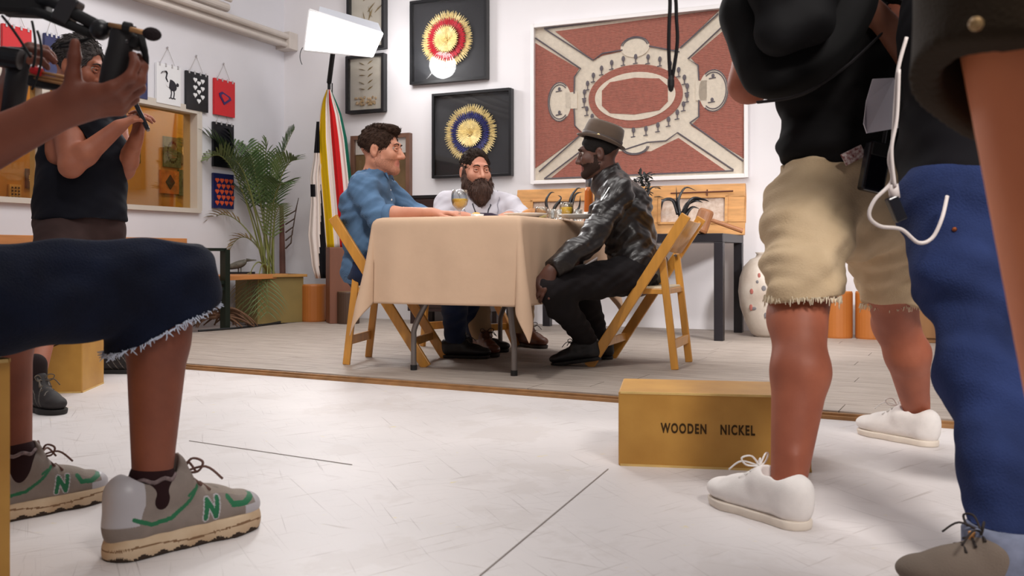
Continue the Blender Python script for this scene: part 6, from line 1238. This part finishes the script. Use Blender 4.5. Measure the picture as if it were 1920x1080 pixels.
    p = at(1652, 196, 2.22); t = thing('folded_papers', 'folded white papers at the waist of the man in khaki shorts, over his radio', 'paper', p); q = [(1636, 148), (1676, 146), (1684, 240), (1625, 250), (1619, 232), (1624, 190)]; mb = MB(); mb.add([at(x, y, 2.2+.02*(i % 2))-p for i, (x, y) in enumerate(q)], [(0, 1, 2, 3, 4, 5)]); mb.add([at(x, y, 2.23)-p for x, y in ((1640, 150), (1688, 150), (1680, 236), (1630, 246))], [(0, 1, 2, 3)]); mb.build('sheet', mat('paper_pale', (230, 226, 236), .7), t, solid=.004)
man_khaki()

# ------------------------------------------------------------------ man in jeans and dark top, right
def man_jeans():
    base = V((.95, 1.9, 0)); sk, lp = skin('skin_jeans', (150, 96, 72), (128, 78, 58)), mat('lips_k', (150, 90, 80), .5); f = V((-.95, .30, 0)).normalized(); r, _, _ = fr3(f)
    pel = V((.99, 2.02, .70)); che = V((1.00, 2.02, 1.08)); nb = V((.98, 2.02, 1.30)); shL = V((.96, 1.84, 1.25)); shR = V((1.02, 2.2, 1.25)); elL = V((.95, 1.80, .98)); wrL = V((.80, 1.84, 1.12)); elR = V((1.03, 2.26, .98)); wrR = V((.90, 2.3, 1.16))
    hipL, hipR = at(1792, 400, 1.93), V((1.03, 2.12, .66)); knL, knR = at(1840, 690, 1.79), V((1.16, 2.16, .38)); anL, anR = at(1886, 1010, 1.63), V((1.33, 2.2, .1)); hp = Head(V((.95, 2.03, 1.47)), f, UP, 1.0)
    S = SDF(); torso(S, pel, che, nb, shL, shR, f); hp.build(S, nb); arm(S, shL, elL, wrL); arm(S, shR, elR, wrR); leg(S, hipL, knL, anL, r=(.08, .048, .044, .034)); leg(S, hipR, knR, anR, r=(.08, .048, .044, .034)); hand(S, wrL, (-.7, .3, .5), (0, .5, -1), 1); hand(S, wrR, (-.7, 0, .6), (0, -.5, -1), -1)
    b = body_obj(S, [sk, lp], base, 'person in blue jeans and a dark top standing at the right, trailing a white cable', .0065)
    hp.eyes(b, base); hairmesh(hp, b, base, m_lash)
    mt = mat('top_charcoal', (14, 12, 17), .85, var=.15, vscale=10); S = SDF(); torso(S, pel+V((0, 0, .05)), che, nb, shL, shR, f, .03, wb=.14, wc=.16, dep=1.25); S.cone(shL, elL, .076, .07, .02); S.cone(shR, elR, .076, .07, .02); S.cone(pel+V((0, 0, .1)), pel+V((.0, -.01, -.08)), .165, .165, .03, 0, (f, 1.15)); S.cut(V((.85, 1.9, .692)), V((-.36, 0, -.93))); S.cut(nb+V((0, 0, .02)), (0, 0, 1), nb, .09); S.cut(elL, elL-shL, elL, .09); S.cut(elR, elR-shR, elR, .09); S.mesh('top', mt, .007, parent=b, base=base, disp=folds(.008, (14, 14, 20), 1, 61))
    mj = mat('jeans_blue', (24, 34, 66), .9, var=.2, vscale=6, bump=.3, bscale=260, rgb2=(40, 54, 98)); S = SDF(); S.cone(pel-r*.06, pel+r*.06, .125, .125, .03); S.cone(pel+V((0, 0, .02)), hipL, .13, .112, .03); S.cone(hipL, knL, .110, .074, .03); S.cone(knL, anL, .074, .060, .03); S.cone(hipR, knR, .113, .086, .03); S.cone(knR, anR, .086, .07, .03); S.cut(anL+V((0, 0, .018)), V((0, 0, -1)), anL, .14); S.cut(anR+V((0, 0, .0)), (0, 0, -1), anR, .14); S.cut(pel+V((0, 0, .06)), (0, 0, 1))
    je = S.mesh('jeans', mj, .006, parent=b, base=base, disp=folds(.015, (14, 14, 17), 1.3, 64))
    mb = MB(); c = anL+V((0, 0, -.012))-base; mb.lathe([(.062, -.06), (.069, -.055), (.071, .025), (.064, .035)], c, 32); mb.build('turned_cuff', mat('denim_pale', (112, 118, 138), .9, var=.2, vscale=40), je, smooth=True); MB().tube([c+V((-.068, -.02, -.05)), c+V((-.069, -.02, .03))], .006, 6).build('cuff_seam', mat('seam_tan', (180, 130, 80), .8), je)
    MB().ball(onto(je, base, [at(1786, 420, 1.8)], .001)[0], .005, 10).build('rivet', mat('copper', (170, 96, 60), .35, .9), je)
    mu, mso = mat('sneaker_taupe', (112, 100, 90), .85, bump=.2, bscale=300), mat('sneaker_cream', (196, 182, 160), .7); shoe(b, base, V((.935, 1.60, 0)), PI-.05, .275, 'plain', mu, mso, mat('lace_dark', (50, 44, 42), .8), hi=-.004); shoe(b, base, V((1.38, 2.2, 0)), PI-.2, .275, 'plain', mu, mso, mat('lace_dark', (50, 44, 42), .8))
    o = at(1690, 300, 1.86); t = thing('white_cable', 'looped white cable hanging before the dark top and jeans at the right', 'cable', o); mw = mat('cable_white', (206, 196, 192), .5); A = lambda x, y, Y=1.80: at(x, y, Y)-o
    MB().tube(spline([A(1700, 70), A(1684, 130), A(1678, 200), A(1674, 260), A(1667, 300), A(1672, 340), A(1640, 375), A(1630, 405), A(1650, 424), A(1690, 430), A(1722, 455), A(1748, 446), A(1766, 410), A(1776, 368, 1.82)], 6), .0038, 8).build('lead', mw, t, smooth=True); MB().tube(spline([A(1686, 130, 1.79), A(1682, 220, 1.79), A(1672, 280, 1.79), A(1678, 350, 1.79)], 6), .0034, 8).build('lead', mw, t, smooth=True); MB().tube([A(1674, 346), A(1678, 372)], .010, 10).build('plug', mw, t, smooth=True); MB().box(A(1680, 392), (.022, .02, .05), R=Matrix.Rotation(-.4, 3, 'Y')).build('adapter', m_pblk, t, bevel=.003)
man_jeans()

# ------------------------------------------------------------------ person nearest the camera, far right
def near_right():
    base = V((.58, .88, 0)); sk, lp = skin('skin_near', (214, 126, 80), (198, 112, 70)), mat('lips_k', (150, 90, 80), .5); f = V((-.85, .52, 0)).normalized(); r, _, _ = fr3(f)
    pel = V((.60, .93, .88)); che = V((.62, .94, 1.22)); nb = V((.62, .94, 1.44)); shL = V((.60, .74, 1.38)); shR = V((.70, 1.08, 1.38)); elL = V((.66, .68, 1.12)); wrL = V((.52, .72, 1.28)); elR = V((.8, 1.12, 1.12)); wrR = V((.66, 1.2, 1.28))
    hipL, hipR = V((.500, .86, .82)), V((.72, 1.0, .82)); knL, knR = V((.56, .87, .40)), V((.80, 1.0, .42)); anL, anR = V((.62, .86, .09)), V((.86, 1.02, .09)); hp = Head(V((.58, .95, 1.6)), f, UP, 1.03)
    S = SDF(); torso(S, pel, che, nb, shL, shR, f); hp.build(S, nb); arm(S, shL, elL, wrL); arm(S, shR, elR, wrR); leg(S, hipL, knL, anL, r=(.088, .066, .06, .038)); leg(S, hipR, knR, anR, r=(.088, .066, .06, .038)); hand(S, wrL, (-.8, .5, .3), (0, 0, -1), 1); hand(S, wrR, (-.8, .5, .3), (0, 0, -1), -1)
    b = body_obj(S, [sk, lp], base, 'bare-legged person in olive shorts nearest the camera at the right edge', .0065); hp.eyes(b, base); hairmesh(hp, b, base, m_lash)
    S = SDF(); torso(S, pel+V((0, 0, .1)), che, nb, shL, shR, f, .02); S.cone(shL, shL.lerp(elL, .6), .074, .07, .02); S.cone(shR, shR.lerp(elR, .6), .074, .07, .02); S.cut(pel+V((0, 0, .04)), (0, 0, -1)); S.cut(nb+V((0, 0, .02)), (0, 0, 1), nb, .09); S.mesh('top', mat('top_black', (24, 20, 24), .85), .008, parent=b, base=base)
    mo = mat('shorts_olive', (44, 33, 20), .88, var=.14, vscale=10, bump=.2, bscale=260); S = SDF(); S.cone(pel-r*.075, pel+r*.075, .13, .13, .03); S.cone(hipL+V((.0, 0, .02)), V((.498, .855, .66)), .125, .128, .03); S.cone(hipR, V((.73, 1.0, .66)), .125, .128, .03); S.cut(V((.5, .86, .708)), V((-.42, -.15, -1)), V((.5, .86, .66)), .17); S.cut(V((.73, 1.0, .70)), (0, 0, -1), V((.73, 1.0, .66)), .17); S.cone(V((.498, .855, .80)), V((.498, .855, .60)), .09, .119, .006, 0, None, True); S.cone(V((.73, 1.0, .78)), V((.73, 1.0, .6)), .085, .118, .006, 0, None, True); S.cut(pel+V((0, 0, .1)), (0, 0, 1))
    sh = S.mesh('olive_shorts', mo, .0045, parent=b, base=base, disp=folds(.005, (13, 13, 13), 1, 71)); MB().ball(at(1830, 45, .74)-base, .006, 10).build('button', mat('button_brass', (150, 120, 80), .4, .5), sh)
    mu, mso = mat('sneaker_dark', (40, 38, 42), .8), mat('rubber_white', (226, 214, 200), .6)
    for an in (anL, anR): shoe(b, base, V((an.x+.05, an.y-.03, 0)), PI-.55, .27, 'plain', mu, mso, mat('lace_white', (240, 236, 232), .8))
near_right()
